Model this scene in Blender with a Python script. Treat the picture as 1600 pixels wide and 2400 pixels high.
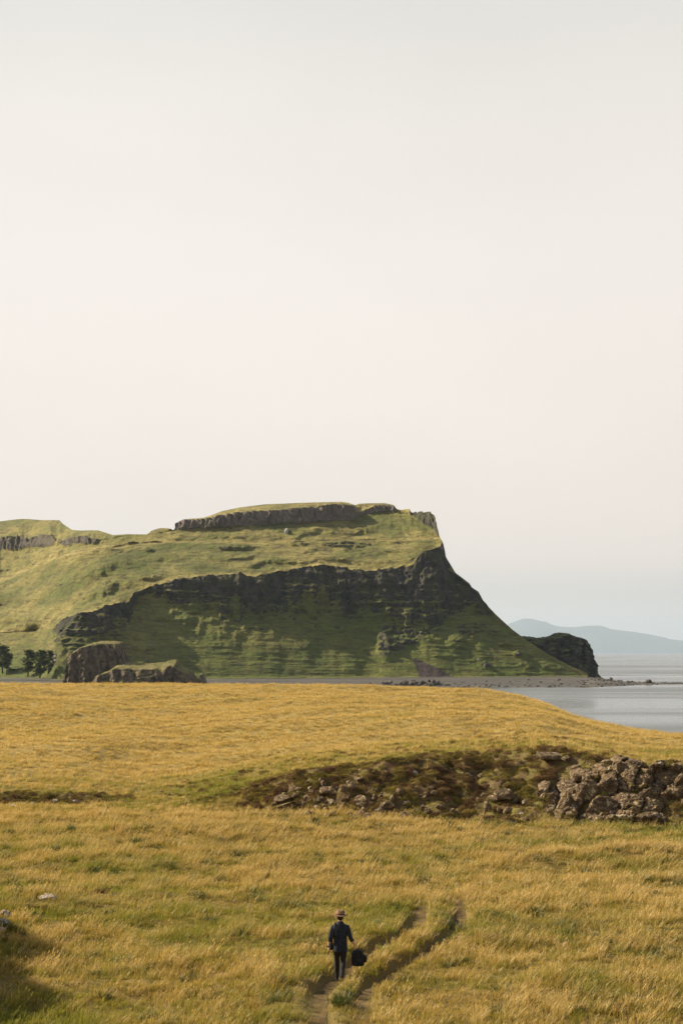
import bpy, bmesh, math, random
import numpy as np
from mathutils import Vector, Matrix

scene = bpy.context.scene
for o in list(bpy.data.objects):
    bpy.data.objects.remove(o)
R = math.radians
random.seed(7)
RNG = np.random.default_rng(11)

# ------------------------------------------------------------------ camera
F = 3333.0            # focal length in photograph pixels (50 mm on a 36 mm tall frame)
HZ = 1530.0           # horizon row of the photograph
cam = bpy.data.cameras.new("camera")
cam.sensor_fit = 'VERTICAL'
cam.sensor_height = 36.0
cam.sensor_width = 24.0
cam.lens = 50.0
cam.shift_y = (HZ - 1200.0) / 2400.0
cam.clip_start = 0.5
cam.clip_end = 120000.0
cam_ob = bpy.data.objects.new("camera", cam)
scene.collection.objects.link(cam_ob)
cam_ob.location = (0, 0, 0)
cam_ob.rotation_euler = (R(90), 0, 0)
scene.camera = cam_ob

# ------------------------------------------------------------------ light
SUN_EL, SUN_AZ = R(33), R(15)      # azimuth: degrees beyond the picture plane, from the left
to_sun = Vector((-math.cos(SUN_EL) * math.cos(SUN_AZ), math.cos(SUN_EL) * math.sin(SUN_AZ), math.sin(SUN_EL)))
sun = bpy.data.lights.new("sun", 'SUN')
sun.energy = 5.0
sun.angle = R(0.6)
sun.color = (1.0, 0.87, 0.66)
sun_ob = bpy.data.objects.new("sun", sun)
scene.collection.objects.link(sun_ob)
sun_ob.location = (-60, 20, 60)
sun_ob.rotation_euler = to_sun.to_track_quat('Z', 'Y').to_euler()

world = bpy.data.worlds.new("World")
scene.world = world
world.use_nodes = True
wt = world.node_tree
wt.nodes.clear()
w_out = wt.nodes.new('ShaderNodeOutputWorld')
w_bg = wt.nodes.new('ShaderNodeBackground')
w_bg.inputs['Strength'].default_value = 0.1
w_sky = wt.nodes.new('ShaderNodeTexSky')
w_sky.sky_type = 'NISHITA'
w_sky.sun_disc = False
w_sky.sun_elevation = SUN_EL
w_sky.sun_rotation = math.atan2(to_sun.x, to_sun.y)
w_sky.air_density = 1.0
w_sky.dust_density = 3.0
w_sky.ozone_density = 1.0
w_tc = wt.nodes.new('ShaderNodeTexCoord')
w_sep = wt.nodes.new('ShaderNodeSeparateXYZ')
wt.links.new(w_tc.outputs['Generated'], w_sep.inputs[0])
# thin high cloud veil: brightest low in the sky, thinning out towards the zenith
w_ramp = wt.nodes.new('ShaderNodeValToRGB')
K = 0.532
def s2l(c):
    c = c / 255.0
    return c / 12.92 if c <= 0.04045 else ((c + 0.055) / 1.055) ** 2.4
stops = [(0.0, (232, 220, 207)), (0.025, (233, 222, 209)), (0.042, (224, 215, 205)), (0.066, (240, 227, 215)), (0.14, (243, 232, 222)), (0.26, (243, 235, 227)),
         (0.34, (239, 233, 225)), (0.42, (230, 226, 219)), (0.70, (144, 153, 163)), (1.0, (96, 110, 132))]
els = w_ramp.color_ramp.elements
while len(els) < len(stops):
    els.new(0.5)
for e, (p, c) in zip(els, stops):
    e.position = p
    e.color = (s2l(c[0]), s2l(c[1]), s2l(c[2]), 1)
wt.links.new(w_sep.outputs['Z'], w_ramp.inputs['Fac'])
w_map = wt.nodes.new('ShaderNodeMapping')
w_map.inputs['Scale'].default_value = (1.0, 1.0, 2.4)
wt.links.new(w_tc.outputs['Generated'], w_map.inputs['Vector'])
w_noise = wt.nodes.new('ShaderNodeTexNoise')
w_noise.inputs['Scale'].default_value = 1.6
w_noise.inputs['Detail'].default_value = 4.0
w_noise.inputs['Roughness'].default_value = 0.5
wt.links.new(w_map.outputs[0], w_noise.inputs['Vector'])
w_mr = wt.nodes.new('ShaderNodeMapRange')
w_mr.inputs['From Min'].default_value = 0.3
w_mr.inputs['From Max'].default_value = 0.7
w_mr.inputs['To Min'].default_value = 0.93 * 10 * K
w_mr.inputs['To Max'].default_value = 1.04 * 10 * K
wt.links.new(w_noise.outputs['Fac'], w_mr.inputs['Value'])
w_mul = wt.nodes.new('ShaderNodeVectorMath')
w_mul.operation = 'SCALE'
wt.links.new(w_ramp.outputs['Color'], w_mul.inputs[0])
wt.links.new(w_mr.outputs[0], w_mul.inputs['Scale'])
w_fac = wt.nodes.new('ShaderNodeMapRange')          # share of veil over the clear sky
w_fac.interpolation_type = 'SMOOTHSTEP'
w_fac.inputs['From Min'].default_value = 0.35
w_fac.inputs['From Max'].default_value = 1.0
w_fac.inputs['To Min'].default_value = 0.97
w_fac.inputs['To Max'].default_value = 0.25
wt.links.new(w_sep.outputs['Z'], w_fac.inputs['Value'])
w_mix = wt.nodes.new('ShaderNodeMix')
w_mix.data_type = 'RGBA'
wt.links.new(w_fac.outputs[0], w_mix.inputs['Factor'])
wt.links.new(w_sky.outputs[0], w_mix.inputs[6])
wt.links.new(w_mul.outputs[0], w_mix.inputs[7])
wt.links.new(w_mix.outputs[2], w_bg.inputs['Color'])
wt.links.new(w_bg.outputs[0], w_out.inputs['Surface'])

scene.view_settings.view_transform = 'Standard'
scene.view_settings.look = 'None'
scene.view_settings.exposure = 0.95
scene.view_settings.gamma = 1.0
scene.view_settings.use_curve_mapping = False
scene.cycles.max_bounces = 5
scene.cycles.diffuse_bounces = 2
scene.cycles.glossy_bounces = 2
scene.cycles.transmission_bounces = 3
scene.cycles.transparent_max_bounces = 6
scene.cycles.use_denoising = True

# ------------------------------------------------------------------ noise
_perm = np.random.default_rng(3).permutation(256)
_perm = np.concatenate([_perm, _perm, _perm])
_grad = np.random.default_rng(4).normal(size=(256, 3))
_grad /= np.linalg.norm(_grad, axis=1)[:, None]

def perlin(x, y, z):
    x, y, z = np.broadcast_arrays(np.asarray(x, float), np.asarray(y, float), np.asarray(z, float))
    xi, yi, zi = np.floor(x).astype(int), np.floor(y).astype(int), np.floor(z).astype(int)
    xf, yf, zf = x - xi, y - yi, z - zi
    u, v, w = [t * t * t * (t * (t * 6 - 15) + 10) for t in (xf, yf, zf)]
    xi &= 255; yi &= 255; zi &= 255
    def g(a, b, c):
        h = _perm[_perm[_perm[xi + a] + yi + b] + zi + c] & 255
        q = _grad[h]
        return q[..., 0] * (xf - a) + q[..., 1] * (yf - b) + q[..., 2] * (zf - c)
    l = lambda a, b, t: a + t * (b - a)
    return l(l(l(g(0,0,0), g(1,0,0), u), l(g(0,1,0), g(1,1,0), u), v),
             l(l(g(0,0,1), g(1,0,1), u), l(g(0,1,1), g(1,1,1), u), v), w) * 1.6

def fbm(x, y, z, oct=4, gain=0.5):
    a, s, out = 1.0, 1.0, 0.0
    for i in range(oct):
        out = out + a * perlin(x * s + 17.3 * i, y * s - 9.1 * i, z * s + 4.7 * i)
        a *= gain; s *= 2.03
    return out

def ridged(x, y, z, oct=4):
    a, s, out = 1.0, 1.0, 0.0
    for i in range(oct):
        out = out + a * (1 - 2 * np.abs(perlin(x * s + 31.3 * i, y * s + 7.7 * i, z * s - 3.1 * i)))
        a *= 0.5; s *= 2.1
    return out

def sstep(a, b, x):
    t = np.clip((np.asarray(x, float) - a) / (b - a), 0, 1)
    return t * t * (3 - 2 * t)

def line(pts, smooth=0.0):
    """a polyline (px, value) as a smooth lookup"""
    xs = np.arange(-700, 2400, 1.0)
    p = np.array(pts, float)
    ys = np.interp(xs, p[:, 0], p[:, 1])
    if smooth > 0:
        k = np.exp(-0.5 * (np.arange(-int(4 * smooth), int(4 * smooth) + 1) / smooth) ** 2)
        k /= k.sum()
        n = len(k) // 2
        ys = np.convolve(np.pad(ys, n, mode='edge'), k, mode='valid')
    return lambda q: np.interp(q, xs, ys)

# ------------------------------------------------------------------ object helpers
COL = scene.collection
def tag(o, label=None, cat=None, group=None, kind=None):
    if label: o['label'] = label
    if cat: o['category'] = cat
    if group: o['group'] = group
    if kind: o['kind'] = kind
    return o

def mesh_np(name, verts, faces, smooth=True):
    verts = np.asarray(verts, np.float32).reshape(-1, 3)
    me = bpy.data.meshes.new(name)
    faces = np.asarray(faces, np.int32)
    n, k = faces.shape
    me.vertices.add(len(verts))
    me.vertices.foreach_set('co', verts.ravel())
    me.loops.add(n * k)
    me.loops.foreach_set('vertex_index', faces.ravel())
    me.polygons.add(n)
    me.polygons.foreach_set('loop_start', np.arange(0, n * k, k, dtype=np.int32))
    me.polygons.foreach_set('loop_total', np.full(n, k, np.int32))
    me.update(calc_edges=True)
    me.validate()
    if smooth:
        me.polygons.foreach_set('use_smooth', np.ones(len(me.polygons), bool))
    return me

def mesh_pd(name, verts, faces, smooth=True):
    me = bpy.data.meshes.new(name)
    me.from_pydata([tuple(v) for v in verts], [], [tuple(f) for f in faces])
    me.update()
    if smooth:
        for p in me.polygons: p.use_smooth = True
    return me

def grid_faces(rows, cols, wrap=False):
    c = cols if wrap else cols - 1
    i, j = np.meshgrid(np.arange(rows - 1), np.arange(c), indexing='ij')
    j2 = (j + 1) % cols
    return np.stack([i * cols + j, i * cols + j2, (i + 1) * cols + j2, (i + 1) * cols + j], -1).reshape(-1, 4)

def attr(me, name, vals):
    a = me.attributes.new(name, 'FLOAT', 'POINT')
    a.data.foreach_set('value', np.asarray(vals, np.float32).ravel())

def obj(name, me, mat=None, parent=None, loc=None):
    o = bpy.data.objects.new(name, me)
    COL.objects.link(o)
    if mat is not None and me is not None and len(me.materials) == 0:
        me.materials.append(mat)
    if parent is not None: o.parent = parent
    if loc is not None: o.location = loc
    return o

def empty(name, loc=(0, 0, 0)):
    o = bpy.data.objects.new(name, None)
    COL.objects.link(o)
    o.location = loc
    o.empty_display_size = 0.3
    return o

def at(px, py, D):
    return Vector(((px - 800) / F * D, D, (HZ - py) / F * D))

# ------------------------------------------------------------------ material helpers
class NT:
    def __init__(self, name):
        self.m = bpy.data.materials.new(name)
        self.m.use_nodes = True
        self.t = self.m.node_tree
        self.t.nodes.clear()
        self.out = self.t.nodes.new('ShaderNodeOutputMaterial')
    def n(self, typ, ins=None, **props):
        nd = self.t.nodes.new('ShaderNode' + typ)
        for k, v in props.items(): setattr(nd, k, v)
        for k, v in (ins or {}).items():
            s = nd.inputs[k]
            if isinstance(v, bpy.types.NodeSocket): self.t.links.new(v, s)
            else:
                if s.type == 'RGBA' and len(v) == 3: v = (*v, 1)
                s.default_value = v
        return nd
    def pos(self):
        return self.n('NewGeometry').outputs['Position']
    def mapped(self, vec, scale=(1, 1, 1), loc=(0, 0, 0)):
        return self.n('Mapping', {'Vector': vec, 'Scale': scale, 'Location': loc}).outputs[0]
    def noise(self, vec, scale, detail=4, rough=0.55, dist=0.0):
        return self.n('TexNoise', {'Vector': vec, 'Scale': scale, 'Detail': detail, 'Roughness': rough, 'Distortion': dist}).outputs['Fac']
    def rng(self, v, a, b, c=0.0, d=1.0, smooth=True):
        return self.n('MapRange', {'Value': v, 'From Min': a, 'From Max': b, 'To Min': c, 'To Max': d},
                      interpolation_type='SMOOTHSTEP' if smooth else 'LINEAR').outputs[0]
    def mix(self, f, a, b, blend='MIX'):
        nd = self.t.nodes.new('ShaderNodeMix')
        nd.data_type = 'RGBA'; nd.blend_type = blend
        for k, v in ((0, f), (6, a), (7, b)):
            if isinstance(v, bpy.types.NodeSocket): self.t.links.new(v, nd.inputs[k])
            elif k == 0: nd.inputs[0].default_value = v
            else: nd.inputs[k].default_value = (*v, 1) if len(v) == 3 else v
        return nd.outputs[2]
    def math(self, op, a, b=0.0):
        return self.n('Math', {0: a, 1: b}, operation=op).outputs[0]
    def attr(self, name):
        return self.n('Attribute', attribute_name=name).outputs['Fac']
    def bump(self, h, dist, strength=1.0):
        return self.n('Bump', {'Height': h, 'Distance': dist, 'Strength': strength}).outputs[0]
    def principled(self, color, rough=0.9, normal=None, **extra):
        ins = {'Base Color': color, 'Roughness': rough}
        if normal is not None: ins['Normal'] = normal
        ins.update(extra)
        p = self.n('BsdfPrincipled', ins)
        if 'Specular IOR Level' not in extra: p.inputs['Specular IOR Level'].default_value = 0.25
        self.t.links.new(p.outputs[0], self.out.inputs['Surface'])
        return p

def plain(name, color, rough=0.8, vary=0.25, scale=30.0, **extra):
    t = NT(name)
    n = t.noise(t.n('TexCoord').outputs['Object'], scale, 4)
    d = tuple(c * (1 - vary) for c in color); l = tuple(min(1, c * (1 + vary)) for c in color)
    c = t.mix(t.rng(n, 0.3, 0.7), d, l)
    t.principled(c, rough, t.bump(n, 0.004), **extra)
    return t.m

# ================================================================== MATERIALS OF THE SETTING
def mat_headland():
    t = NT("headland_turf_and_basalt")
    P = t.pos()
    # turf
    n1 = t.noise(P, 0.018, 5, 0.6)
    n2 = t.noise(t.mapped(P, (1, 1, 2.5)), 0.11, 5, 0.65)
    n3 = t.noise(P, 0.28, 5, 0.72)
    turf = t.mix(t.rng(n1, 0.36, 0.66), (0.100, 0.122, 0.022), (0.230, 0.200, 0.052))
    turf = t.mix(t.rng(n2, 0.42, 0.72, 0, 0.75), turf, (0.150, 0.118, 0.048))
    turf = t.mix(t.rng(n3, 0.40, 0.75, 0, 0.55), turf, (0.060, 0.068, 0.020))
    dry = t.attr('dry')
    turf = t.mix(dry, turf, (0.345, 0.275, 0.095))
    lush_shade = t.attr('lush_shade')
    terrace_shade0 = t.noise(t.mapped(P, (0.22, 0.22, 1.0), (3, 8, 4)), 0.36, 6, 0.75, 0.8)
    turf = t.mix(lush_shade, turf, t.mix(t.rng(terrace_shade0, .42, .62), (0.105, 0.140, 0.022), (0.062, 0.082, 0.014)))  # green meadow at left; in the bowl this darker green paints its shade
    # rock
    r1 = t.noise(t.mapped(P, (1, 1, 0.5)), 0.16, 6, 0.65)
    r2 = t.noise(t.mapped(P, (1, 1, 0.3)), 0.7, 5, 0.7)
    rock = t.mix(t.rng(r1, 0.35, 0.68), (0.024, 0.023, 0.024), (0.074, 0.061, 0.051))
    rock = t.mix(t.rng(r2, 0.52, 0.78, 0, 0.55), rock, (0.14, 0.118, 0.095))
    mossy = t.noise(P, 0.10, 6, 0.7)
    rock = t.mix(t.rng(mossy, 0.44, 0.62, 0, 0.85), rock, (0.056, 0.060, 0.019))
    brown = t.attr('brown')
    rock = t.mix(brown, rock, t.mix(t.rng(r2, .35, .7), (0.13, 0.105, 0.085), (0.27, 0.225, 0.18)))  # paler rock paints sunlight onto the summit cliff and one rib
    terrace_shade = t.noise(t.mapped(P, (0.2, 0.2, 1.0), (11, 5, 2)), 0.40, 6, 0.78, 0.8)
    turf = t.mix(t.rng(terrace_shade, .46, .64, 0, .8), turf, (0.066, 0.056, 0.020))  # level dark streaks: shading of the terraces painted into the turf colour
    ra = t.attr('rock')
    nzg = t.n('SeparateXYZ', {0: t.n('NewGeometry').outputs['Normal']}).outputs[2]
    ra = t.math('SUBTRACT', ra, t.math('MULTIPLY', t.rng(nzg, .55, .85), .42))
    edge = t.noise(t.mapped(P, (1, 1, 1.6)), 0.22, 6, 0.72)
    edge2 = t.noise(t.mapped(P, (1, 1, 0.8)), 0.055, 6, 0.7)
    e2 = t.math('ADD', ra, t.math('ADD', t.math('MULTIPLY', t.math('SUBTRACT', edge, 0.5), 1.15), t.math('MULTIPLY', t.math('SUBTRACT', edge2, 0.5), 1.0)))
    rf = t.rng(e2, 0.44, 0.58)
    col = t.mix(rf, turf, rock)
    scree = t.attr('scree')
    sc = t.mix(t.noise(P, 0.6, 5, 0.7), (0.040, 0.029, 0.026), (0.075, 0.054, 0.046))
    sf = t.rng(t.math('ADD', scree, t.math('MULTIPLY', t.math('SUBTRACT', edge, 0.5), 0.35)), 0.45, 0.55)
    col = t.mix(sf, col, sc)
    # relief: sheep terraces on turf, ribs on rock
    wob = t.noise(P, 0.05, 3)
    terr = t.noise(t.mapped(P, (0.16, 0.16, 1.0)), 0.42, 4, 0.65, 0.8)
    hum = t.noise(P, 0.16, 6, 0.72)
    tb = t.math('ADD', t.math('MULTIPLY', terr, 3.2), t.math('MULTIPLY', hum, 3.6))
    turf_dark = t.rng(terr, .42, .62, .62, 1.0)
    rb = t.math('ADD', t.math('MULTIPLY', r1, 4.5), t.math('MULTIPLY', r2, 2.0))
    h = t.n('Mix', {0: rf, 2: tb, 3: rb}).outputs[0]
    t.principled(col, 0.95, t.bump(h, 1.0, 1.0))
    return t.m

def mat_stack():
    t = NT("grassy_conglomerate_rock")
    P = t.pos()
    nrm = t.n('NewGeometry').outputs['Normal']
    nz = t.n('SeparateXYZ', {0: nrm}).outputs[2]
    r1 = t.noise(t.mapped(P, (1, 1, 0.45)), 0.35, 6, 0.7)
    r2 = t.noise(P, 1.6, 5, 0.7)
    rock = t.mix(t.rng(r1, 0.35, 0.66), (0.075, 0.056, 0.040), (0.275, 0.215, 0.150))
    rock = t.mix(t.rng(r2, 0.45, 0.8, 0, 0.7), rock, (0.06, 0.045, 0.035))
    rock = t.mix(t.rng(t.noise(P, 0.22, 5, 0.7), 0.52, 0.66, 0, 0.55), rock, (0.105, 0.105, 0.035))
    g = t.math('ADD', nz, t.math('MULTIPLY', t.math('SUBTRACT', t.noise(P, 0.3, 5, 0.7), 0.5), 0.7))
    gf = t.rng(g, 0.50, 0.68)
    turf = t.mix(t.rng(t.noise(P, 0.25, 5, 0.65), 0.35, 0.7), (0.16, 0.155, 0.045), (0.30, 0.24, 0.095))
    col = t.mix(gf, rock, turf)
    h = t.math('ADD', t.math('MULTIPLY', r1, 2.0), t.math('MULTIPLY', r2, 0.8))
    t.principled(col, 0.95, t.bump(h, 1.8, 1.0))
    return t.m

def mat_dark_point():
    t = NT("dark_basalt_point")
    P = t.pos()
    nz = t.n('SeparateXYZ', {0: t.n('NewGeometry').outputs['Normal']}).outputs[2]
    r1 = t.noise(t.mapped(P, (1, 1, 0.4)), 0.2, 6, 0.7)
    r2 = t.noise(P, 0.9, 5, 0.7)
    rock = t.mix(t.rng(r1, 0.35, 0.68), (0.035, 0.034, 0.034), (0.105, 0.092, 0.080))
    rock = t.mix(t.rng(r2, 0.5, 0.8, 0, 0.5), rock, (0.13, 0.112, 0.095))
    g = t.math('ADD', nz, t.math('MULTIPLY', t.math('SUBTRACT', t.noise(P, 0.12, 5, 0.7), 0.5), 0.8))
    col = t.mix(t.rng(g, 0.52, 0.66), rock, (0.105, 0.115, 0.036))
    t.principled(col, 0.95, t.bump(t.math('ADD', t.math('MULTIPLY', r1, 4), r2), 1.0, 1.0))
    return t.m

def mat_beach():
    t = NT("grey_shingle_beach")
    P = t.pos()
    n1 = t.noise(t.mapped(P, (0.3, 1, 1)), 0.08, 4, 0.6)
    n2 = t.noise(P, 1.2, 5, 0.75)
    c = t.mix(t.rng(n1, 0.35, 0.65), (0.055, 0.050, 0.043), (0.098, 0.089, 0.075))
    c = t.mix(t.rng(n2, 0.4, 0.8, 0, 0.6), c, (0.065, 0.056, 0.05))
    t.principled(c, 0.9, t.bump(n2, 0.5, 1.0))
    return t.m

def mat_sea():
    t = NT("calm_grey_sea")
    P = t.pos()
    w1 = t.noise(t.mapped(P, (0.35, 1, 1)), 0.30, 4, 0.6)
    w2 = t.noise(t.mapped(P, (0.5, 1, 1)), 1.5, 3, 0.6)
    slick = t.noise(t.mapped(P, (0.15, 1, 1)), 0.010, 4, 0.6)
    rough = t.rng(slick, 0.38, 0.62, 0.12, 0.34)
    h = t.math('ADD', t.math('MULTIPLY', w1, 0.55), t.math('MULTIPLY', w2, 0.14))
    p = t.principled((0.060, 0.072, 0.070), rough, t.bump(h, 0.55, 0.9), **{'IOR': 1.33, 'Specular IOR Level': 0.5})
    return t.m

def mat_island():
    t = NT("far_island_moor")
    P = t.pos()
    n = t.noise(P, 0.0012, 5, 0.6)
    t.principled(t.mix(t.rng(n, 0.3, 0.7), (0.040, 0.058, 0.050), (0.075, 0.090, 0.070)), 1.0)
    return t.m

M_HEAD, M_STACK, M_POINT, M_BEACH, M_SEA, M_ISLE = mat_headland(), mat_stack(), mat_dark_point(), mat_beach(), mat_sea(), mat_island()

# ================================================================== SEA, ISLAND
SEA_Z = -20.0
def build_sea():
    ys = np.concatenate([np.linspace(-300, 1500, 40), np.linspace(1600, 6000, 20), np.geomspace(6500, 58000, 22)])
    xs = np.concatenate([-np.geomspace(19000, 100, 16), np.linspace(-60, 60, 4), np.geomspace(100, 19000, 16)])
    X, Y = np.meshgrid(xs, ys)
    me = mesh_np('sea', np.stack([X, Y, np.full_like(X, SEA_Z)], -1), grid_faces(len(ys), len(xs)))
    tag(obj('sea', me, M_SEA), 'calm grey sea stretching to the hazy horizon', 'sea', kind='structure')
build_sea()

def build_island():
    S = line([(700, 1530), (960, 1522), (1080, 1497), (1181, 1466), (1201, 1458), (1213, 1454), (1224, 1449.5), (1246, 1449.5),
              (1269, 1456), (1281, 1457), (1287, 1462), (1311, 1468), (1344, 1469.5), (1369, 1466.5), (1397, 1466), (1408, 1467),
              (1426, 1474), (1469, 1479), (1515, 1485), (1547, 1492), (1561, 1497), (1600, 1501), (1700, 1515), (1830, 1531)], 1.5)
    px = np.arange(700, 1831, 2.0)
    D0 = 42000.0
    ts = np.array([0, .12, .25, .4, .55, .7, .85, 1.0, 1.25, 1.6, 2.0])
    prof = np.array([0, .14, .30, .48, .66, .82, .94, 1.0, .75, .35, 0])
    H = (HZ - S(px)) / F * (D0 + 3600) - SEA_Z
    V = []
    for t, p in zip(ts, prof):
        D = D0 + 3600 * t
        x = (px - 800) / F * (D0 + 3600) + 0 * D
        n = fbm(x / 900, np.full_like(x, D / 700), 0.0, 4) * 60 * (4 * p * (1 - p))
        y = D + 250 * fbm(x / 2200, np.full_like(x, 3.0 + t * .3), 5.0, 3)
        V.append(np.stack([x, y, SEA_Z - 4 + np.maximum(H, 0) * p + n * (H > 60)], -1))
    me = mesh_np('island', np.array(V), grid_faces(len(ts), len(px)))
    tag(obj('far_island', me, M_ISLE), 'pale blue island with a flat-topped hill far across the sea', 'island', kind='structure')
build_island()

# ================================================================== HEADLAND
def nz1(px, f, seed):
    return fbm(np.asarray(px) / f, seed, 0.5, 4)

L_S = line([(-700, 1250), (-300, 1235), (-60, 1226), (0, 1222), (40, 1217), (60, 1216), (100, 1219), (140, 1219), (148, 1228), (170, 1242), (190, 1243.5),
            (230, 1243), (250, 1249), (265, 1254), (300, 1252), (345, 1252.5), (355, 1244), (375, 1238), (395, 1238), (406, 1243),
            (409, 1240), (420, 1224), (440, 1216), (475, 1214), (500, 1206), (520, 1198), (560, 1189.5), (620, 1182), (720, 1178),
            (800, 1176), (815, 1178), (832, 1184), (842, 1180.5), (860, 1179.5), (900, 1179), (920, 1183), (930, 1193.5), (940, 1195),
            (950, 1193.5), (960.5, 1193), (963, 1203.5), (985, 1202.5), (1009, 1201), (1014, 1210), (1022, 1227), (1026, 1245), (1031, 1262),
            (1037, 1270), (1042, 1290), (1043.5, 1304), (1052, 1318), (1067, 1343), (1080, 1353), (1100, 1369), (1105, 1378),
            (1120, 1388), (1128, 1403), (1145, 1430), (1160, 1450), (1180, 1468), (1200, 1487), (1215, 1495), (1240, 1508),
            (1265, 1523), (1300, 1545), (1340, 1570), (1365, 1583), (1376, 1590)], 0.8)
L_R = line([(-700, 1500), (0, 1484), (60, 1480), (100, 1472), (125, 1476), (132, 1470), (142, 1458), (160, 1448), (200, 1440), (230, 1435), (250, 1421), (290, 1413),
            (305, 1409), (318, 1391), (340, 1380), (360, 1373), (400, 1368), (420, 1360), (460, 1354), (520, 1347), (560, 1346), (600, 1350),
            (640, 1341), (680, 1336), (700, 1330), (730, 1326), (770, 1325), (800, 1330), (830, 1338), (860, 1341), (900, 1335),
            (940, 1328), (965, 1325), (975, 1312), (985, 1300), (1000, 1290), (1020, 1286), (1030, 1279), (1036, 1270), (1044, 1260), (1400, 1200)], 1.5)
L_F = line([(-700, 1500), (0, 1484), (60, 1480), (100, 1472), (122, 1480), (128, 1498), (140, 1512), (200, 1514), (250, 1508), (285, 1498), (306, 1450), (324, 1406),
            (340, 1398), (360, 1400), (400, 1412), (440, 1427), (500, 1436), (545, 1458), (580, 1455), (620, 1440), (700, 1430), (760, 1442),
            (820, 1438), (868, 1448), (900, 1462), (924, 1470), (950, 1472), (975, 1470), (1020, 1466), (1045, 1448),
            (1060, 1424), (1080, 1432), (1105, 1432), (1125, 1448), (1140, 1450), (1152, 1438), (1165, 1440), (1400, 1440)], 1.5)
L_L = line([(-700, 1500), (-200, 1430), (0, 1362), (60, 1340), (130, 1311), (180, 1296), (250, 1283), (360, 1274), (430, 1271), (500, 1271.5), (600, 1275), (660, 1272),
            (720, 1268), (800, 1265), (870, 1264), (950, 1266), (990, 1265), (1030, 1264), (1400, 1200)], 6)
L_U = line([(-700, 1310), (0, 1291), (60, 1283), (120, 1282), (135, 1272), (150, 1279), (220, 1276), (260, 1260), (345, 1254), (395, 1245), (415, 1243), (440, 1241), (480, 1240),
            (520, 1236), (560, 1234), (620, 1231), (700, 1228), (740, 1223), (780, 1222), (828, 1222), (838, 1212), (860, 1203), (900, 1199), (930, 1200),
            (962, 1206), (990, 1226), (1010, 1238), (1025, 1255), (1031, 1263), (1400, 1200)], 2)
L_T = line([(-700, 1280), (0, 1263), (60, 1258), (120, 1257), (133, 1268), (150, 1263), (180, 1257), (222, 1263), (260, 1258), (345, 1253), (395, 1243), (410, 1234), (425, 1221),
            (470, 1220), (500, 1214), (560, 1203), (620, 1199), (700, 1195), (735, 1189), (742, 1192), (748, 1186), (800, 1184), (828, 1189), (838, 1206), (860, 1196), (880, 1188),
            (920, 1187), (930, 1196), (960, 1204), (970, 1180), (1400, 1100)], 1.5)
L_D0 = line([(-700, 1010), (0, 1000), (100, 972), (124, 936), (140, 926), (300, 936), (316, 941), (420, 954), (870, 1006), (910, 1007), (1000, 1012), (1100, 1020), (1300, 1042), (1400, 1055)], 8)
L_DG = line([(-700, 900), (0, 905), (120, 908), (200, 905), (300, 918), (420, 946), (870, 1000), (910, 1001), (1000, 1007), (1100, 1015), (1300, 1037), (1400, 1050)], 10)
L_BW = line([(-700, 140), (100, 110), (200, 75), (360, 28), (600, 14), (1000, 8), (1400, 4)], 20)
L_tF = line([(-700, .25), (90, .30), (140, .62), (320, .66), (700, .72), (1400, .74)], 8)

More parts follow.
